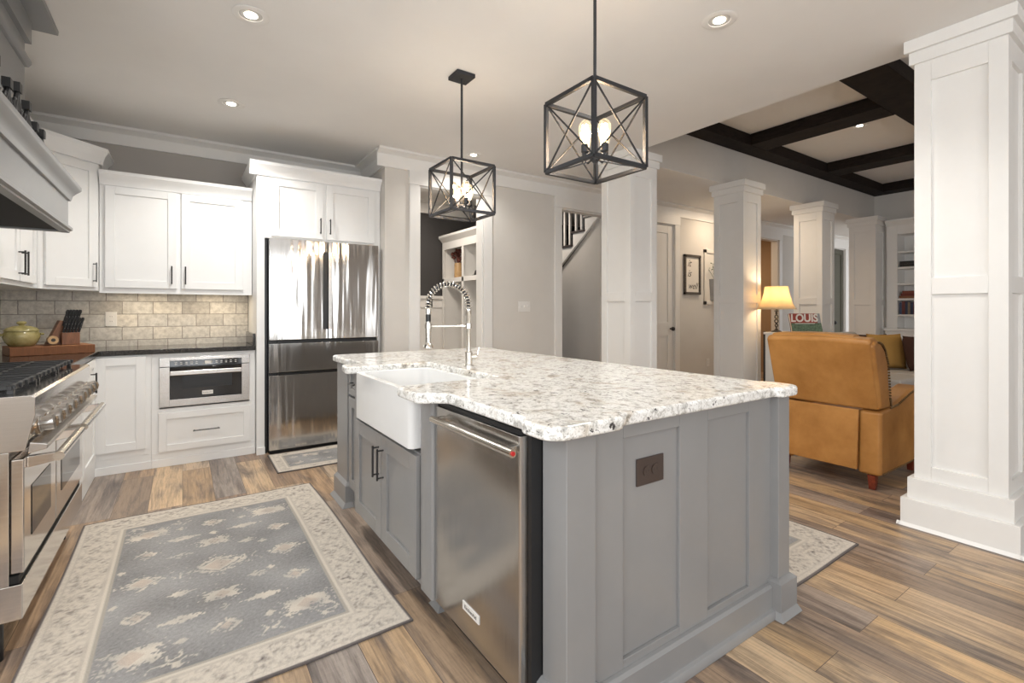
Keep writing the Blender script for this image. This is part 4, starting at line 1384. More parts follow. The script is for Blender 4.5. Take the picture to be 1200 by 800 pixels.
    me = bpy.data.meshes.new(name)
    me.from_pydata([(q[0] - cx, q[1] - cy, q[2]) for q in vs], [], fs)
    at = me.color_attributes.new('pattern', 'FLOAT_COLOR', 'POINT')
    at.data.foreach_set('color', cols_)
    me.materials.append(M['rug']); me.shade_smooth(); me.set_sharp_from_angle(angle=math.radians(50))
    o = bpy.data.objects.new(name, me); C.objects.link(o); o.location = (cx, cy, 0); ORG[o] = Vector((cx, cy, 0))
    return props(o, label, 'rug')


ML = [('odia', .14, 2.69, .115), ('rect', .14, 2.40, .062), ('rect', .14, 2.98, .062), ('dia', .14, 2.15, .055), ('dia', .14, 3.24, .055), ('tiny', .14, 2.295, .022), ('tiny', .14, 3.09, .022)]
for x in (-.15, .43):
    ML += [('odia', x, 2.69, .08), ('dia', x, 2.40, .052), ('dia', x, 2.98, .052), ('rect', x, 2.13, .085), ('rect', x, 3.25, .085), ('tiny', x - .085, 2.53, .02), ('tiny', x - .085, 2.84, .02), ('squig', x + .06, 2.05, .05), ('squig', x - .06, 3.33, .05)]
for x in (-.005, .287):
    ML += [('loz', x, 2.29, .08), ('loz', x, 3.10, .08), ('flower', x, 2.50, .062), ('flower', x, 2.89, .062), ('squig', x, 2.69, .055), ('squig', x, 2.04, .05), ('squig', x, 3.34, .05), ('tiny', x, 2.14, .022), ('tiny', x, 3.24, .022)]
rug('area_rug', 'large faded blue-gray rug with cream border between range and island', -.457, .745, 1.775, 3.60, .20, 3, layout=ML)
rug('mat', 'small blue-gray rug lying in front of the refrigerator', .585, 1.32, 3.955, 4.49, .10, 5, .003)
rug('runner_rug', 'cream bordered runner rug on the far right side of the island', 2.14, 2.89, 1.052, 3.0, .20, 8, .004)

# ------------------------------------------------------------------ PENDANT LANTERNS
def make_pendant(label):
    t = thing('pendant_lantern', label, 'pendant light', (0, 0, 0), 'cube lanterns over the island')
    # origin at the centre of the cube
    h = .1525; b = .0085
    g = G()
    for sx in (-1, 1):
        for sy in (-1, 1):
            g.box(sx * h - b, sx * h + b, sy * h - b, sy * h + b, -h, h)
    for sz in (-1, 1):
        for s in (-1, 1):
            g.box(-h, h, s * h - b, s * h + b, sz * h - b, sz * h + b)
            g.box(s * h - b, s * h + b, -h, h, sz * h - b, sz * h + b)
    part('cage', g, M['iron'], t, .001, seg=1)
    g = G()
    for s in (-1, 1):
        for a, c in ((-1, 1), (1, -1)):
            g.tube([(a * h, s * h, h), (c * h, s * h, -h)], .0042, 6)
            g.tube([(s * h, a * h, h), (s * h, c * h, -h)], .0042, 6)
    part('cross_rods', g, M['iron'], t)
    g = G().cyl((0, 0, -.105), (0, 0, ZC - 1.988 - .026), .0075, n=12).ball((0, 0, -.11), .014, 8)
    part('stem', g, M['iron'], t)
    part('hub', G().lathe((0, 0, -.10), [(.006, -.018), (.02, -.012), (.024, 0), (.02, .012), (.008, .016)], 20), M['iron'], t)
    g = G()
    for sx in (-1, 1):
        for sy in (-1, 1): g.tube([(sx * .012, sy * .012, -.112), (sx * h * .5, sy * h * .5, -.135), (sx * h, sy * h, -h)], .0035, 6)
    part('lower_struts', g, M['iron'], t)
    for sx, sy in ((-1, 0), (1, 0), (0, -1), (0, 1)):
        d = Vector((sx, sy, 0))
        pts = [d * .018 + Vector((0, 0, -.10)), d * .045 + Vector((0, 0, -.112)), d * .058 + Vector((0, 0, -.10)), d * .058 + Vector((0, 0, -.085))]
        a = part('arm', G().tube(pts, .005, 8), M['iron'], t)
        c = d * .058
        part('socket', G().lathe(c, [(.012, -.09), (.017, -.085), (.017, -.055), (.013, -.05)], 16), M['iron'], a)
        part('bulb', G().lathe(c, [(.010, -.05), (.013, -.044), (.024, -.012), (.029, .012), (.027, .030), (.018, .046), (.008, .053), (.001, .055)], 18), M['glass'], a, label='clear glass bulb')
        g = G()
        for q in range(4):
            th = q * PI / 2 + .4
            g.tube([c + Vector((.004 * math.cos(th), .004 * math.sin(th), -.045)), c + Vector((.014 * math.cos(th), .014 * math.sin(th), -.005)), c + Vector((.010 * math.cos(th + .8), .010 * math.sin(th + .8), .032))], .0026, 6)
        part('filament', g, M['bulb'], a, label='glowing filament')
    zc = ZC - 1.988
    part('canopy', G().box(-.065, .065, -.065, .065, zc - .026, zc - .001), M['iron'], t, .003)
    return t


PZ = 1.988
pend = make_pendant('larger-looking black cube lantern, nearer to the camera, in front of a white column')
pend.location = (1.503, 1.555, PZ)
p2 = clone(pend, (1.497, 2.775, PZ), 'black cube lantern farther away, hanging in front of the mudroom doorway')
for q in ((1.503, 1.555), (1.497, 2.775)):
    point('pendant_glow', (q[0], q[1], PZ - .005), 7, (1, .88, .72), .05)

# ------------------------------------------------------------------ RECESSED LIGHTS
def make_can(label, loc):
    t = thing('recessed_light', label, 'ceiling light', loc, 'recessed ceiling lights')
    x, y, z = loc
    part('trim_ring', G().lathe(loc, [(.052, -.0005), (.085, -.0005), (.088, -.004), (.080, -.008), (.056, -.006), (.052, -.0005)], 32), M['plate'], t)
    part('baffle', G().lathe(loc, [(.055, -.0012), (.055, -.003), (.001, -.0032)], 28), M['baffle'], t, label='flat inner baffle disc with recess shade in its gray')
    part('lamp', G().lathe(loc, [(.030, -.0033), (.030, -.006), (.001, -.0075)], 28), M['can'], t, label='glowing round lamp')
    return t


can = make_can('recessed ceiling light out in front of the range hood, away from the crown moulding', (.291, 2.818, ZC - .0005))
CANS = [(.296, 4.107, ZC - .0005, 'recessed ceiling light near the crown moulding above the white wall cabinets'),
        (2.328, 1.482, ZC - .0005, 'recessed ceiling light at top right, right of the larger lantern'),
        (2.353, 4.118, ZC - .0005, 'small looking recessed ceiling light above the farther lantern and doorway'),
        (6.33, 2.30, ZL - .0005, 'recessed light between dark beams in the living room ceiling')]
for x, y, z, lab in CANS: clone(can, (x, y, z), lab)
for x, y, z in [(.291, 2.818, ZC)] + [(c[0], c[1], c[2]) for c in CANS]:
    spot('downlight', (x, y, z - .02), (20 if y > 4.11 and x > 2 else 50) if z < 3 else 24, (1, .97, .91) if z < 3 else (1, .86, .68), 2.5, .05)

# ------------------------------------------------------------------ MUDROOM AND STAIRS
t = thing('mudroom_locker', 'white built-in locker with open cubbies seen through the left doorway', 'locker', (3.25, 5.6, 0))
LX = 3.03
g = G().box(3.49, 3.515, 4.62, 6.165, 0, 2.16)
g.box(LX, 3.49, 6.13, 6.165, 0, 2.16)
for yy in (4.62, 5.06, 5.56): g.box(LX, 3.49, yy, yy + .04, 0, 2.16)
g.box(LX, 3.49, 4.62, 6.165, 2.13, 2.16); g.box(LX, 3.49, 4.66, 6.13, 1.62, 1.655); g.box(LX, 3.49, 4.66, 6.13, 0, .45)
part('frame', g, M['trim'], t, .002)
g = G().box(LX - .012, LX, 4.62, 6.165, 2.06, 2.16).box(LX - .012, LX, 4.62, 6.165, 1.60, 1.66)
for yy in (4.61, 5.05, 5.55, 6.115): g.box(LX - .012, LX, yy, yy + .05, .45, 2.06)
part('face_frame', g, M['trim'], t, .002)
g = G().prism([(LX - .012, 2.16), (LX - .03, 2.18), (LX - .07, 2.22), (LX - .07, 2.25), (3.51, 2.25), (3.51, 2.16)], 1, 4.60, 6.166)
part('crown', g, M['trim'], t)
for yy in (4.85, 5.33, 5.82):
    for dy in (-.08, .08):
        part('coat_hook', G().tube([(3.488, yy + dy, 1.40), (3.44, yy + dy, 1.39), (3.42, yy + dy, 1.42)], .007, 6), M['blackmetal'], t)
vc = (3.17, 5.97, 1.656)
t = thing('vase', 'brown wooden vase with dark red dried flowers on the locker shelf', 'vase', vc)
part('vessel', G().lathe(vc, [(.05, 0), (.06, .01), (.058, .2), (.05, .22), (.045, .22), (.045, .05), (.001, .04)], 20), M['tanwood'], t)
g = G()
rr = random.Random(4)
for k in range(26):
    a = rr.uniform(0, 2 * PI); r = rr.uniform(0, .085); z = .25 + rr.uniform(0, .15)
    g.ball((vc[0] + r * math.cos(a), vc[1] + r * math.sin(a), vc[2] + z), rr.uniform(.018, .03), 5)
    g.tube([(vc[0], vc[1], vc[2] + .1), (vc[0] + r * math.cos(a), vc[1] + r * math.sin(a), vc[2] + z)], .003, 4)
part('flowers', g, paint('dried_red_flower', (0.13, 0.04, 0.03), .9, .4), t)
hc = Vector((3.15, 5.33, 1.656))
t = thing('cap', 'small black cap lying on the locker shelf', 'cap', hc)
part('crown', G().lathe(hc, [(.085, 0), (.088, .02), (.075, .07), (.04, .095), (.001, .10)], 20), M['black'], t)
part('brim', G().prism([(hc.x - .05 - .07 * math.sin(PI * i / 10), hc.y - .08 + .16 * i / 10) for i in range(11)] + [(hc.x - .04, hc.y + .08), (hc.x - .04, hc.y - .08)], 2, hc.z + .002, hc.z + .012), M['black'], t)

# staircase behind the second opening: its side faces -X and it climbs toward the camera
SXF = 4.5
t = thing('staircase', 'staircase with white stringer, dark treads and white balusters through the second doorway', 'staircase', (4.9, 5.4, 1.2))
part('side_wall', G().add([(SXF + .02, 4.58, 0), (SXF + .02, 6.58, 0), (SXF + .02, 6.58, .85), (SXF + .02, 4.58, 2.44), (SXF + .1, 4.58, 0), (SXF + .1, 6.58, 0), (SXF + .1, 6.58, .85), (SXF + .1, 4.58, 2.44)],
                             [(0, 1, 2, 3), (7, 6, 5, 4), (0, 4, 5, 1), (1, 5, 6, 2), (2, 6, 7, 3), (3, 7, 4, 0)]), M['wall'], t, smooth=False)
sl = .77
steps = []
y = 5.80; z = 1.775
for k in range(5):
    steps.append((y, z)); y -= .24; z += .18
poly = [(6.2, .98), (4.60, .98 + 1.6 * sl + .24)]
low = [(5.80, 1.53), (4.58, 1.53 + 1.22 * sl)]
up = []
for (yy, zz) in steps: up += [(yy, zz - .03 - (.0)), (yy - .24, zz - .03)]
pts = [(low[0][0], low[0][1])] + [(5.80, steps[0][1] - .03)] + up
pts = [q for q in pts if q[0] >= 4.58] + [(4.58, min(2.6, up[-1][1])), (4.58, low[1][1])]
part('stringer', G().prism(pts, 0, SXF - .01, SXF + .018), M['trim'], t)
part('stringer_cap', G().prism([(5.80, 1.50), (4.58, 1.50 + 1.22 * sl), (4.58, 1.535 + 1.22 * sl), (5.80, 1.535)], 0, SXF - .022, SXF + .018), M['trim'], t)
for (yy, zz) in steps:
    if zz > 2.55: continue
    y0 = max(4.58, yy - .24)
    part('tread', G().box(SXF - .03, 5.4, y0, yy + .025, zz - .03, zz), M['treadwood'], t, .004)
    for k in range(2):
        by = yy - .03 - k * .11
        if by < 4.6: continue
        part('baluster', G().box(SXF + .012, SXF + .040, by - .014, by + .014, zz, min(zz + .85, ZC - .005)), M['trim'], t)

# ------------------------------------------------------------------ HALL PICTURES
PX0, PX1, PZ0, PZ1 = 6.08, 6.47, 1.455, 2.045
t = thing('framed_sign', 'framed white script sign on the hall wall, left of the second picture', 'picture', (6.275, YM, 1.75))
yy = YM - .001
g = G().box(PX0, PX0 + .035, yy - .03, yy, PZ0, PZ1).box(PX1 - .035, PX1, yy - .03, yy, PZ0, PZ1).box(PX0, PX1, yy - .03, yy, PZ0, PZ0 + .035).box(PX0, PX1, yy - .03, yy, PZ1 - .035, PZ1)
part('frame', g, M['framewood'], t, .002)
bo_ = part('board', G().box(PX0 + .035, PX1 - .035, yy - .012, yy, PZ0 + .035, PZ1 - .035), M['artpaper'], t)
text_part('lettering', 'it\nis', .15, M['ink'], bo_, basis((6.20, yy - .0125, 1.84), (1, 0, 0), UP), .0004, .45)
text_part('lettering', 'well', .135, M['ink'], bo_, basis((6.285, yy - .0125, 1.58), (1, 0, 0), UP), .0004, .45)
t = thing('wall_planter_picture', 'white framed wall planter with green sprigs, partly behind a column', 'picture', (6.85, YM, 1.72))
a0, a1, b0, b1 = 6.57, 7.15, 1.31, 2.15
g = G().box(a0, a0 + .05, yy - .025, yy, b0, b1).box(a1 - .05, a1, yy - .025, yy, b0, b1).box(a0, a1, yy - .025, yy, b0, b0 + .05).box(a0, a1, yy - .025, yy, b1 - .05, b1)
part('frame', g, M['artpaper'], t, .002)
part('backing', G().box(a0 + .05, a1 - .05, yy - .01, yy, b0 + .05, b1 - .05), M['artpaper'], t)
part('tin_pocket', G().lathe((6.83, yy - .016, 1.38), [(.10, 0), (.13, .32), (.125, .32)], 20), M['zinc'], t)
g = G(); rr = random.Random(9)
for k in range(60):
    a = rr.uniform(-1.0, 1.0); r = rr.uniform(.05, .28)
    q = Vector((6.83 + r * math.sin(a), yy - .05 - rr.uniform(0, .06), 1.70 + r * math.cos(a)))
    d = Vector((rr.uniform(-1, 1), rr.uniform(-.5, .5), rr.uniform(-.3, 1))).normalized() * .035
    s_ = d.cross(Vector((0, 1, 0))).normalized() * .010
    g.hexa([q, q + d * .5 - s_, q + d, q + d * .5 + s_], [q + Vector((0, .002, 0)), q + d * .5 - s_ + Vector((0, .002, 0)), q + d + Vector((0, .002, 0)), q + d * .5 + s_ + Vector((0, .002, 0))])
    if k % 3 == 0: g.tube([(6.83, yy - .04, 1.66), tuple(q)], .003, 4)
part('sprigs', g, M['leaf'], t)

# ------------------------------------------------------------------ LIVING ROOM FURNITURE
# leather recliner seen from behind
RC = (4.2, 1.63, 0)
t = thing('recliner', 'caramel leather recliner with nailhead trim, back turned to the kitchen', 'armchair', RC)
YA, YB = 1.285, 1.965


def slab(profile, y0, y1, bow=.02, ny=8, dome=0.0):
    """closed XZ profile extruded along Y with softly bowed sides"""
    vs = []; fs = []; m = len(profile)
    for j in range(ny + 1):
        a = j / ny; yy = y0 + (y1 - y0) * a; w = 1 - (2 * a - 1) ** 2
        for x, z in profile: vs.append((x - bow * w * (1 if x < 3.95 else 0), yy, z + dome * w * (1 if z > .9 else 0)))
    for j in range(ny):
        for k in range(m): fs.append((j * m + k, j * m + (k + 1) % m, (j + 1) * m + (k + 1) % m, (j + 1) * m + k))
    fs += [tuple(range(m))[::-1], tuple(range(ny * m, (ny + 1) * m))]
    return G().add(vs, fs)


part('backrest', slab([(3.845, .545), (3.80, .70), (3.705, 1.00), (3.72, 1.025), (3.80, 1.035), (3.90, .98), (3.97, .75), (4.0, .545)], YA + .005, YB, .008, 10, .012), M['leather'], t, .025, seg=4)
part('headrest', slab([(3.73, 1.02), (3.75, 1.045), (3.84, 1.05), (3.93, .99), (3.90, .96), (3.78, 1.0)], YA + .11, YB - .02, .0, 8, .012), M['leather'], t, .014, seg=3)
part('back_skirt', G().hexa([(3.80, 1.40, .13), (3.83, 1.40, .13), (3.83, YB, .13), (3.80, YB, .13)], [(3.835, 1.40, .535), (3.85, 1.40, .535), (3.85, YB, .535), (3.835, YB, .535)]), M['leather'], t, .006)
part('seat_base', G().box(3.86, 4.60, 1.42, 1.83, .14, .40), M['leather'], t, .02)
part('seat_cushion', G().box(4.0, 4.64, 1.425, 1.825, .402, .50), M['leather'], t, .04, seg=4)
for y0, y1 in ((YA - .01, 1.415), (1.835, YB)):
    pr = [(3.845, .10), (4.66, .10), (4.66, .60), (4.55, .655), (4.38, .63), (4.15, .575), (3.98, .545), (3.86, .535)]
    part('arm', G().prism(pr, 1, y0, y1), M['leather'], t, .025, seg=3)
# wings: side cheeks of the back
for y0, y1 in ((YA - .012, YA + .09), (YB - .09, YB + .004)):
    pr = [(3.85, .55), (3.82, .66), (3.72, .985), (3.75, 1.015), (3.83, 1.01), (3.91, .955), (3.965, .86), (3.985, .74), (4.0, .62), (4.02, .55)]
    part('wing', G().prism(pr, 1, y0, y1), M['leather'], t, .022, seg=3)
g = G()
path = [(3.80, 1.012), (3.86, .995), (3.915, .95), (3.962, .86), (3.985, .74), (4.0, .62), (4.015, .56)]
for i in range(len(path) - 1):
    for k in range(6):
        a = k / 6
        g.ball((path[i][0] + (path[i + 1][0] - path[i][0]) * a, YA - .013, path[i][1] + (path[i + 1][1] - path[i][1]) * a - .006), .008, 4)
path = [(4.02, .555), (4.15, .565), (4.38, .62), (4.55, .645)]
for i in range(len(path) - 1):
    for k in range(9):
        a = k / 9
        g.ball((path[i][0] + (path[i + 1][0] - path[i][0]) * a, YA - .011, path[i][1] + (path[i + 1][1] - path[i][1]) * a - .008), .008, 4)
for k in range(36): g.ball((3.88 + k * .021, YA - .011, .115), .006, 4)
props(part('nailheads', g, M['brass'], t, label='dark antique nailhead trim'), kind='stuff')
for x in (3.885, 4.60):
    for y in (1.335, 1.905):
        part('leg', G().hexa([(x - .018, y - .018, 0), (x + .018, y - .018, 0), (x + .018, y + .018, 0), (x - .018, y + .018, 0)], [(x - .025, y - .025, .099), (x + .025, y - .025, .099), (x + .025, y + .025, .099), (x - .025, y + .025, .099)]), M['redwood'], t, .003)

# gray sofa beyond the recliner
t = thing('sofa', 'gray fabric sofa behind the leather recliner', 'sofa', (6.8, 2.3, 0))
part('base', G().box(6.06, 7.86, 1.88, 2.86, .10, .30), M['graysofa'], t, .02)
for x0, x1 in ((6.06, 6.75), (6.76, 7.50)):
    part('seat_cushion', G().box(x0, x1, 1.83, 2.60, .305, .50), M['graysofa'], t, .04, seg=4)
part('backrest', G().hexa([(6.06, 2.62, .305), (7.50, 2.62, .305), (7.50, 2.86, .305), (6.06, 2.86, .305)], [(6.06, 2.74, .93), (7.50, 2.74, .93), (7.50, 2.90, .93), (6.06, 2.90, .93)]), M['graysofa'], t, .05, seg=4)
part('arm', G().box(7.52, 7.76, 1.85, 2.60, .305, .66), M['graysofa'], t, .05, seg=4)
for x in (6.1, 7.7):
    for y in (1.95, 2.75): part('leg', G().cyl((x, y, 0), (x, y, .10), .025, n=10), M['treadwood'], t)


def pillow(label, c, size, rot, mat, tilt=.25):
    n = 14; vs = []; fs = []
    for s in (1, -1):
        for j in range(n + 1):
            for i in range(n + 1):
                u = 2 * i / n - 1; v = 2 * j / n - 1
                h = .5 * .16 * max(0, (1 - u ** 4) * (1 - v ** 4)) ** .6
                pinch = 1 - .07 * (1 - abs(u) ** 2) * abs(v) ** 4; pin2 = 1 - .07 * (1 - abs(v) ** 2) * abs(u) ** 4
                vs.append((u * size / 2 * pin2, s * h, v * size / 2 * pinch))
    m = (n + 1) ** 2
    for q in range(2):
        for j in range(n):
            for i in range(n):
                a = q * m + j * (n + 1) + i
                fs.append((a, a + 1, a + n + 2, a + n + 1))
    me_g = G().add(vs, fs)
    me = bpy.data.meshes.new('throw_pillow'); me.from_pydata([tuple(v) for v in me_g.v], [], me_g.f)
    bm = bmesh.new(); bm.from_mesh(me); bmesh.ops.remove_doubles(bm, verts=bm.verts, dist=.0005); bmesh.ops.recalc_face_normals(bm, faces=bm.faces); bm.to_mesh(me); bm.free()
    me.materials.append(mat); me.shade_smooth()
    o = bpy.data.objects.new('throw_pillow', me); C.objects.link(o)
    o.location = c; o.rotation_euler = (tilt, 0, rot); ORG[o] = Vector(c)
    return props(o, label, 'pillow')


pillow('square mustard gold throw pillow on the gray sofa', (7.16, 2.32, .715), .44, 1.0 - PI / 2, M['gold'], -.22)
pillow('dark brown throw pillow at the right of the gold pillow', (7.27, 2.02, .71), .42, 1.2 - PI / 2, M['brownpillow'], -.22)
pillow('dark brown throw pillow peeking out left behind the gold pillow', (7.30, 2.52, .71), .42, .9 - PI / 2, M['brownpillow'], -.22)

# white chest with lamp and book
t = thing('chest', 'tall white chest behind the recliner, lamp standing on it', 'chest', (5.83, 2.65, 0))
part('body', G().box(5.61, 6.03, 2.32, 2.99, .06, .94), M['trim'], t, .004)
part('top', G().box(5.595, 6.045, 2.305, 3.005, .941, .965), M['trim'], t, .004)
for z0 in (.10, .38, .66): part('drawer', G().box(5.598, 5.6095, 2.345, 2.965, z0, z0 + .255), M['trim'], t, .003)
part('plinth', G().box(5.63, 6.01, 2.34, 2.97, 0, .0595), M['blackmetal'], t)
# thin black stand at the chest's left
t = thing('floor_stand', 'thin black post standing between the column and the white chest', 'stand', (5.70, 3.045, 0))
part('post', G().box(5.69, 5.71, 3.035, 3.055, .015, .97), M['blackmetal'], t)
part('foot', G().box(5.63, 5.77, 3.01, 3.075, 0, .015), M['blackmetal'], t)

lp = (5.735, 2.925, .9655)
t = thing('table_lamp', 'lit table lamp with cream bell shade on the white chest', 'lamp', lp)
part('base', G().lathe(lp, [(.055, 0), (.055, .012), (.03, .02), (.016, .03), (.014, .04)], 20), M['iron'], t)
g = G()
for s in (0, PI):
    g.tube([(lp[0] + .018 * math.sin(PI * i / 24) ** .7 * math.cos(s + i * .5) if 0 < i < 24 else lp[0], lp[1] + .018 * math.sin(PI * i / 24) ** .7 * math.sin(s + i * .5) if 0 < i < 24 else lp[1], lp[2] + .04 + .20 * i / 24) for i in range(25)], .007, 6)
part('twisted_stem', g, M['iron'], t)
part('neck', G().lathe((lp[0], lp[1], lp[2] + .24), [(.02, 0), (.024, .008), (.012, .016), (.010, .10)], 14), M['iron'], t)
prof = [(.215, .265), (.195, .285), (.172, .325), (.150, .39), (.132, .46), (.122, .53)]
g = G(); n = 40; vs = []; fs = []
for r, z in prof:
    for k in range(n):
        th = 2 * PI * k / n; rr_ = r * (1 + .02 * math.cos(th * 8))
        vs.append((lp[0] + rr_ * math.cos(th), lp[1] + rr_ * math.sin(th), lp[2] + z))
for i in range(len(prof) - 1):
    for k in range(n): fs.append((i * n + k, i * n + (k + 1) % n, (i + 1) * n + (k + 1) % n, (i + 1) * n + k))
g.add(vs, fs)
sh = part('lamp_shade', g, M['shade'], t, ang=80)
sh.modifiers.new('thickness', 'SOLIDIFY').thickness = .002
part('shade_frame', G().tube([(lp[0] - .125, lp[1], lp[2] + .50), (lp[0] + .125, lp[1], lp[2] + .50)], .002, 6).tube([(lp[0], lp[1] - .125, lp[2] + .50), (lp[0], lp[1] + .125, lp[2] + .50)], .002, 6), M['iron'], t)
part('bulb', G().ball((lp[0], lp[1], lp[2] + .40), .03, 8), M['bulb'], t)
point('table_lamp_glow', (lp[0], lp[1], lp[2] + .46), 4, (1, .76, .48), .03)

# book with LOUIS on its cover, leaning back on the chest, facing the kitchen
bc = Vector((5.82, 2.62, .9725)); br = Vector((.826, -.563, 0)).normalized(); br = Vector((.90, -.44, 0)).normalized()
bn = Vector((br.y, -br.x, 0)); bn = bn if bn.x < 0 else -bn
lean = (Vector(UP) * .97 - bn * .24).normalized(); wn = br.cross(lean); wn = wn if wn.x < 0 else -wn
t = thing('display_book', 'upright book with big LOUIS lettering propped on the white chest', 'book', bc)
o_ = bc - br * .19
bf = (o_, br, lean, wn)
part('pages', G(bf).box(.004, .376, .004, .212, -.022, -.003), M['artpaper'], t)
part('cover', G(bf).box(0, .38, 0, .216, -.003, 0), paint('red_book_cover', (0.30, 0.045, 0.03), .35, .15), t)
part('back_cover', G(bf).box(0, .38, 0, .216, -.025, -.022), M['brownpillow'], t)
g = G(bf)
g.box(.0, .38, .0, .105, .0002, .0006)
part('cover_picture', g, paint('green_cover_picture', (0.10, 0.15, 0.09), .4, .5, .0, 60), t)
part('cover_edge', G(bf).box(.335, .38, .105, .216, .0002, .0006), M['zinc'], t)
text_part('lettering', 'LOUIS', .125, M['artpaper'], t, basis(o_ + br * .172 + lean * .160 + wn * .0008, br, lean), .0008, .15, bold=.0035)
g = G(bf)
g.box(.05, .30, .097, .103, .0006, .001)
part('cover_subtitle', g, M['artpaper'], t)

# built-in bookcase on the far wall
BX = 9.50
t = thing('bookcase', 'white built-in bookcase with open shelves beside the farthest column', 'bookcase', (9.6, 2.4, 0))
g = G().box(XF - .025, XF - .003, 1.80, 3.07, .0, 2.60)
for y0, y1 in ((1.80, 1.95), (2.93, 3.075)): g.box(BX, XF - .025, y0, y1, .93, 2.60)
g.box(BX, XF - .025, 1.95, 2.93, 2.44, 2.60)
part('frame', g, M['trim'], t, .003)
for zz in (2.17, 1.915, 1.655, 1.41, 1.155):
    part('shelf', G().box(BX + .02, XF - .026, 1.951, 2.929, zz - .03, zz), M['trim'], t)
part('crown', G().prism([(BX, 2.58), (BX - .02, 2.60), (BX - .07, 2.65), (BX - .07, 2.68), (XF - .003, 2.68), (XF - .003, 2.601), (BX, 2.601)], 1, 1.78, 3.078), M['trim'], t)
part('worktop', G().box(BX - .09, XF - .026, 1.78, 3.085, .89, .929), M['trim'], t, .004)
part('lower_cabinet', G().box(BX - .05, XF - .026, 1.80, 3.075, .0, .889), M['trim'], t)
for y0 in (1.84, 2.26, 2.68):
    d = part('door', shaker((Vector((BX - .05, y0 + .38, .12)), Vector((0, -1, 0)), Vector(UP), Vector((-1, 0, 0))), .38, .73, .02, .06), M['trim'], t, .002)
    part('handle', bar_pull((Vector((BX - .07, y0 + .38, .12)), Vector((0, -1, 0)), Vector(UP), Vector((-1, 0, 0))), (.34, .53, 0), (.34, .68, 0)), M['blackmetal'], d)

cols_b = [(.05, .07, .13), (.13, .035, .03), (.04, .05, .09), (.20, .15, .10), (.03, .035, .07), (.16, .05, .07), (.06, .10, .16), (.03, .03, .035)]
names_b = ['navy', 'dark red', 'blue black', 'tan', 'indigo', 'plum', 'slate blue', 'black']
yb = 2.915
bmats = [paint('book_cloth_' + n.replace(' ', '_'), c, .6, .1) for n, c in zip(names_b, cols_b)]
for k in range(8):
    w = .028 + .01 * ((k * 5) % 3) / 2; h = .19 + .02 * ((k * 7) % 4) / 3
    x0, x1 = BX + .045, BX + .20
    t = thing('book', '%s book standing %s on the second lowest bookcase shelf' % (names_b[k], 'at the column end' if k == 0 else 'next to the %s book' % names_b[k - 1]), 'book', ((x0 + x1) / 2, yb - w / 2, 1.1555), 'books standing on the bookcase shelf')
    part('cover', G().box(x0, x1, yb - .004, yb, 1.1555, 1.1555 + h).box(x0, x1, yb - w, yb - w + .004, 1.1555, 1.1555 + h).box(x0, x0 + .004, yb - w + .004, yb - .004, 1.1555, 1.1555 + h), bmats[k], t)
    part('pages', G().box(x0 + .006, x1 - .006, yb - w + .0042, yb - .0042, 1.1585, 1.1525 + h), M['artpaper'], t)
    yb -= w + .003
zz = 1.4105
for k, (c, lab) in enumerate([((.22, .09, .04), 'rust brown book lying at the bottom of the reddish pile'), ((.15, .03, .02), 'dark red book lying in the middle of the reddish pile'), ((.20, .05, .03), 'red book lying on top of the reddish pile')]):
    h = .04
    t = thing('book', lab, 'book', (9.62, 2.78, zz), 'reddish books lying on the bookcase shelf')
    a = .02 * k
    part('cover', G().box(BX + .05, BX + .25, 2.66 + a, 2.92 - a, zz, zz + .004).box(BX + .05, BX + .25, 2.66 + a, 2.92 - a, zz + h - .004, zz + h).box(BX + .05, BX + .054, 2.66 + a, 2.92 - a, zz + .004, zz + h - .004), paint('red_book_cloth', c, .6, .1), t)
    part('pages', G().box(BX + .056, BX + .245, 2.665 + a, 2.915 - a, zz + .0042, zz + h - .0042), M['artpaper'], t)
    zz += h + .0005
zz = 1.9155
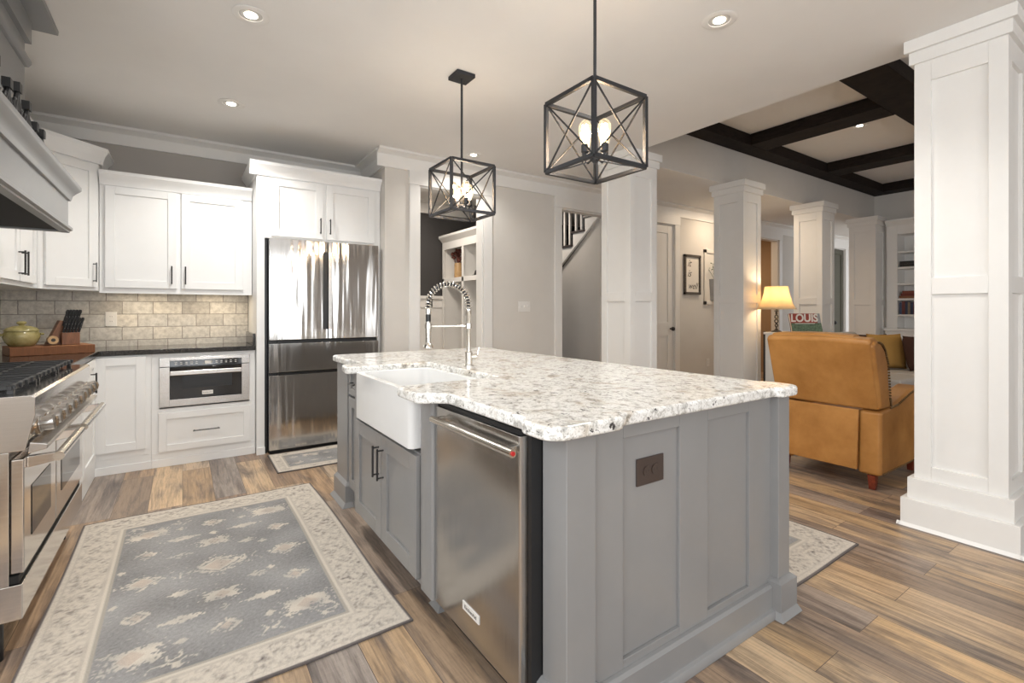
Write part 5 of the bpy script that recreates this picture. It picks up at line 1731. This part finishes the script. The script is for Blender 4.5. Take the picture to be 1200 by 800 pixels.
for k, lab in enumerate(['lower black album lying on the upper bookcase shelf', 'upper black album lying on the upper bookcase shelf']):
    t = thing('album', lab, 'book', (9.64, 2.75, zz), 'black albums lying on the bookcase shelf')
    part('cover', G().box(BX + .04, BX + .28, 2.62, 2.91, zz, zz + .006).box(BX + .04, BX + .28, 2.62, 2.91, zz + .039, zz + .045).box(BX + .04, BX + .05, 2.62, 2.91, zz + .006, zz + .039), M['black'], t)
    part('pages', G().box(BX + .052, BX + .27, 2.63, 2.90, zz + .0065, zz + .0385), M['artpaper'], t)
    zz += .046
solo('figurine', 'small dark bird-like figurine on the middle bookcase shelf', 'figurine', G().ball((9.60, 2.70, 1.69), .03, 7).ball((9.585, 2.70, 1.735), .018, 6).cyl((9.60, 2.70, 1.6555), (9.60, 2.70, 1.67), .02, .01, 10), M['blackmetal'], (9.60, 2.70, 1.6555))
solo('white_vase', 'small white bottle vase on the top bookcase shelf', 'vase', G().lathe((9.60, 2.715, 2.1705), [(.03, 0), (.04, .02), (.04, .06), (.015, .10), (.012, .15), (.016, .16)], 18), M['porcelain'], (9.60, 2.715, 2.1705))

# brick fireplace in the middle of the far wall
t = thing('fireplace', 'brown brick fireplace with dark mantel just behind the nearest column', 'fireplace', (9.5, .9, 0))
part('brick_face', G().box(9.45, XF - .003, 0.0, .40, 0, 3.17).box(9.45, XF - .003, 1.30, 1.70, 0, 3.17).box(9.45, XF - .003, .40, 1.30, .90, 3.17), M['brick'], t)
part('firebox', G().box(9.70, XF - .004, .40, 1.30, 0, .90), M['shadowgap'], t)
part('mantel', G().box(9.25, 9.449, -.1, 1.75, 1.40, 1.55), M['beamwood'], t, .008)
part('hearth', G().box(8.95, 9.449, -.1, 1.75, 0, .12), M['brick'], t, .006)
# dark leather ottoman right of the near column
t = thing('ottoman', 'black ottoman on the living room floor just behind the nearest column', 'ottoman', (5.35, .75, 0))
part('cushion', G().box(5.0, 5.7, .42, 1.05, .30, .44), M['black'], t, .04, seg=4)
part('base', G().box(5.03, 5.67, .45, 1.02, .08, .30), M['black'], t, .01)
for x in (5.08, 5.62):
    for y in (.50, .97): part('leg', G().cyl((x, y, 0), (x, y, .08), .022, n=10), M['redwood'], t)
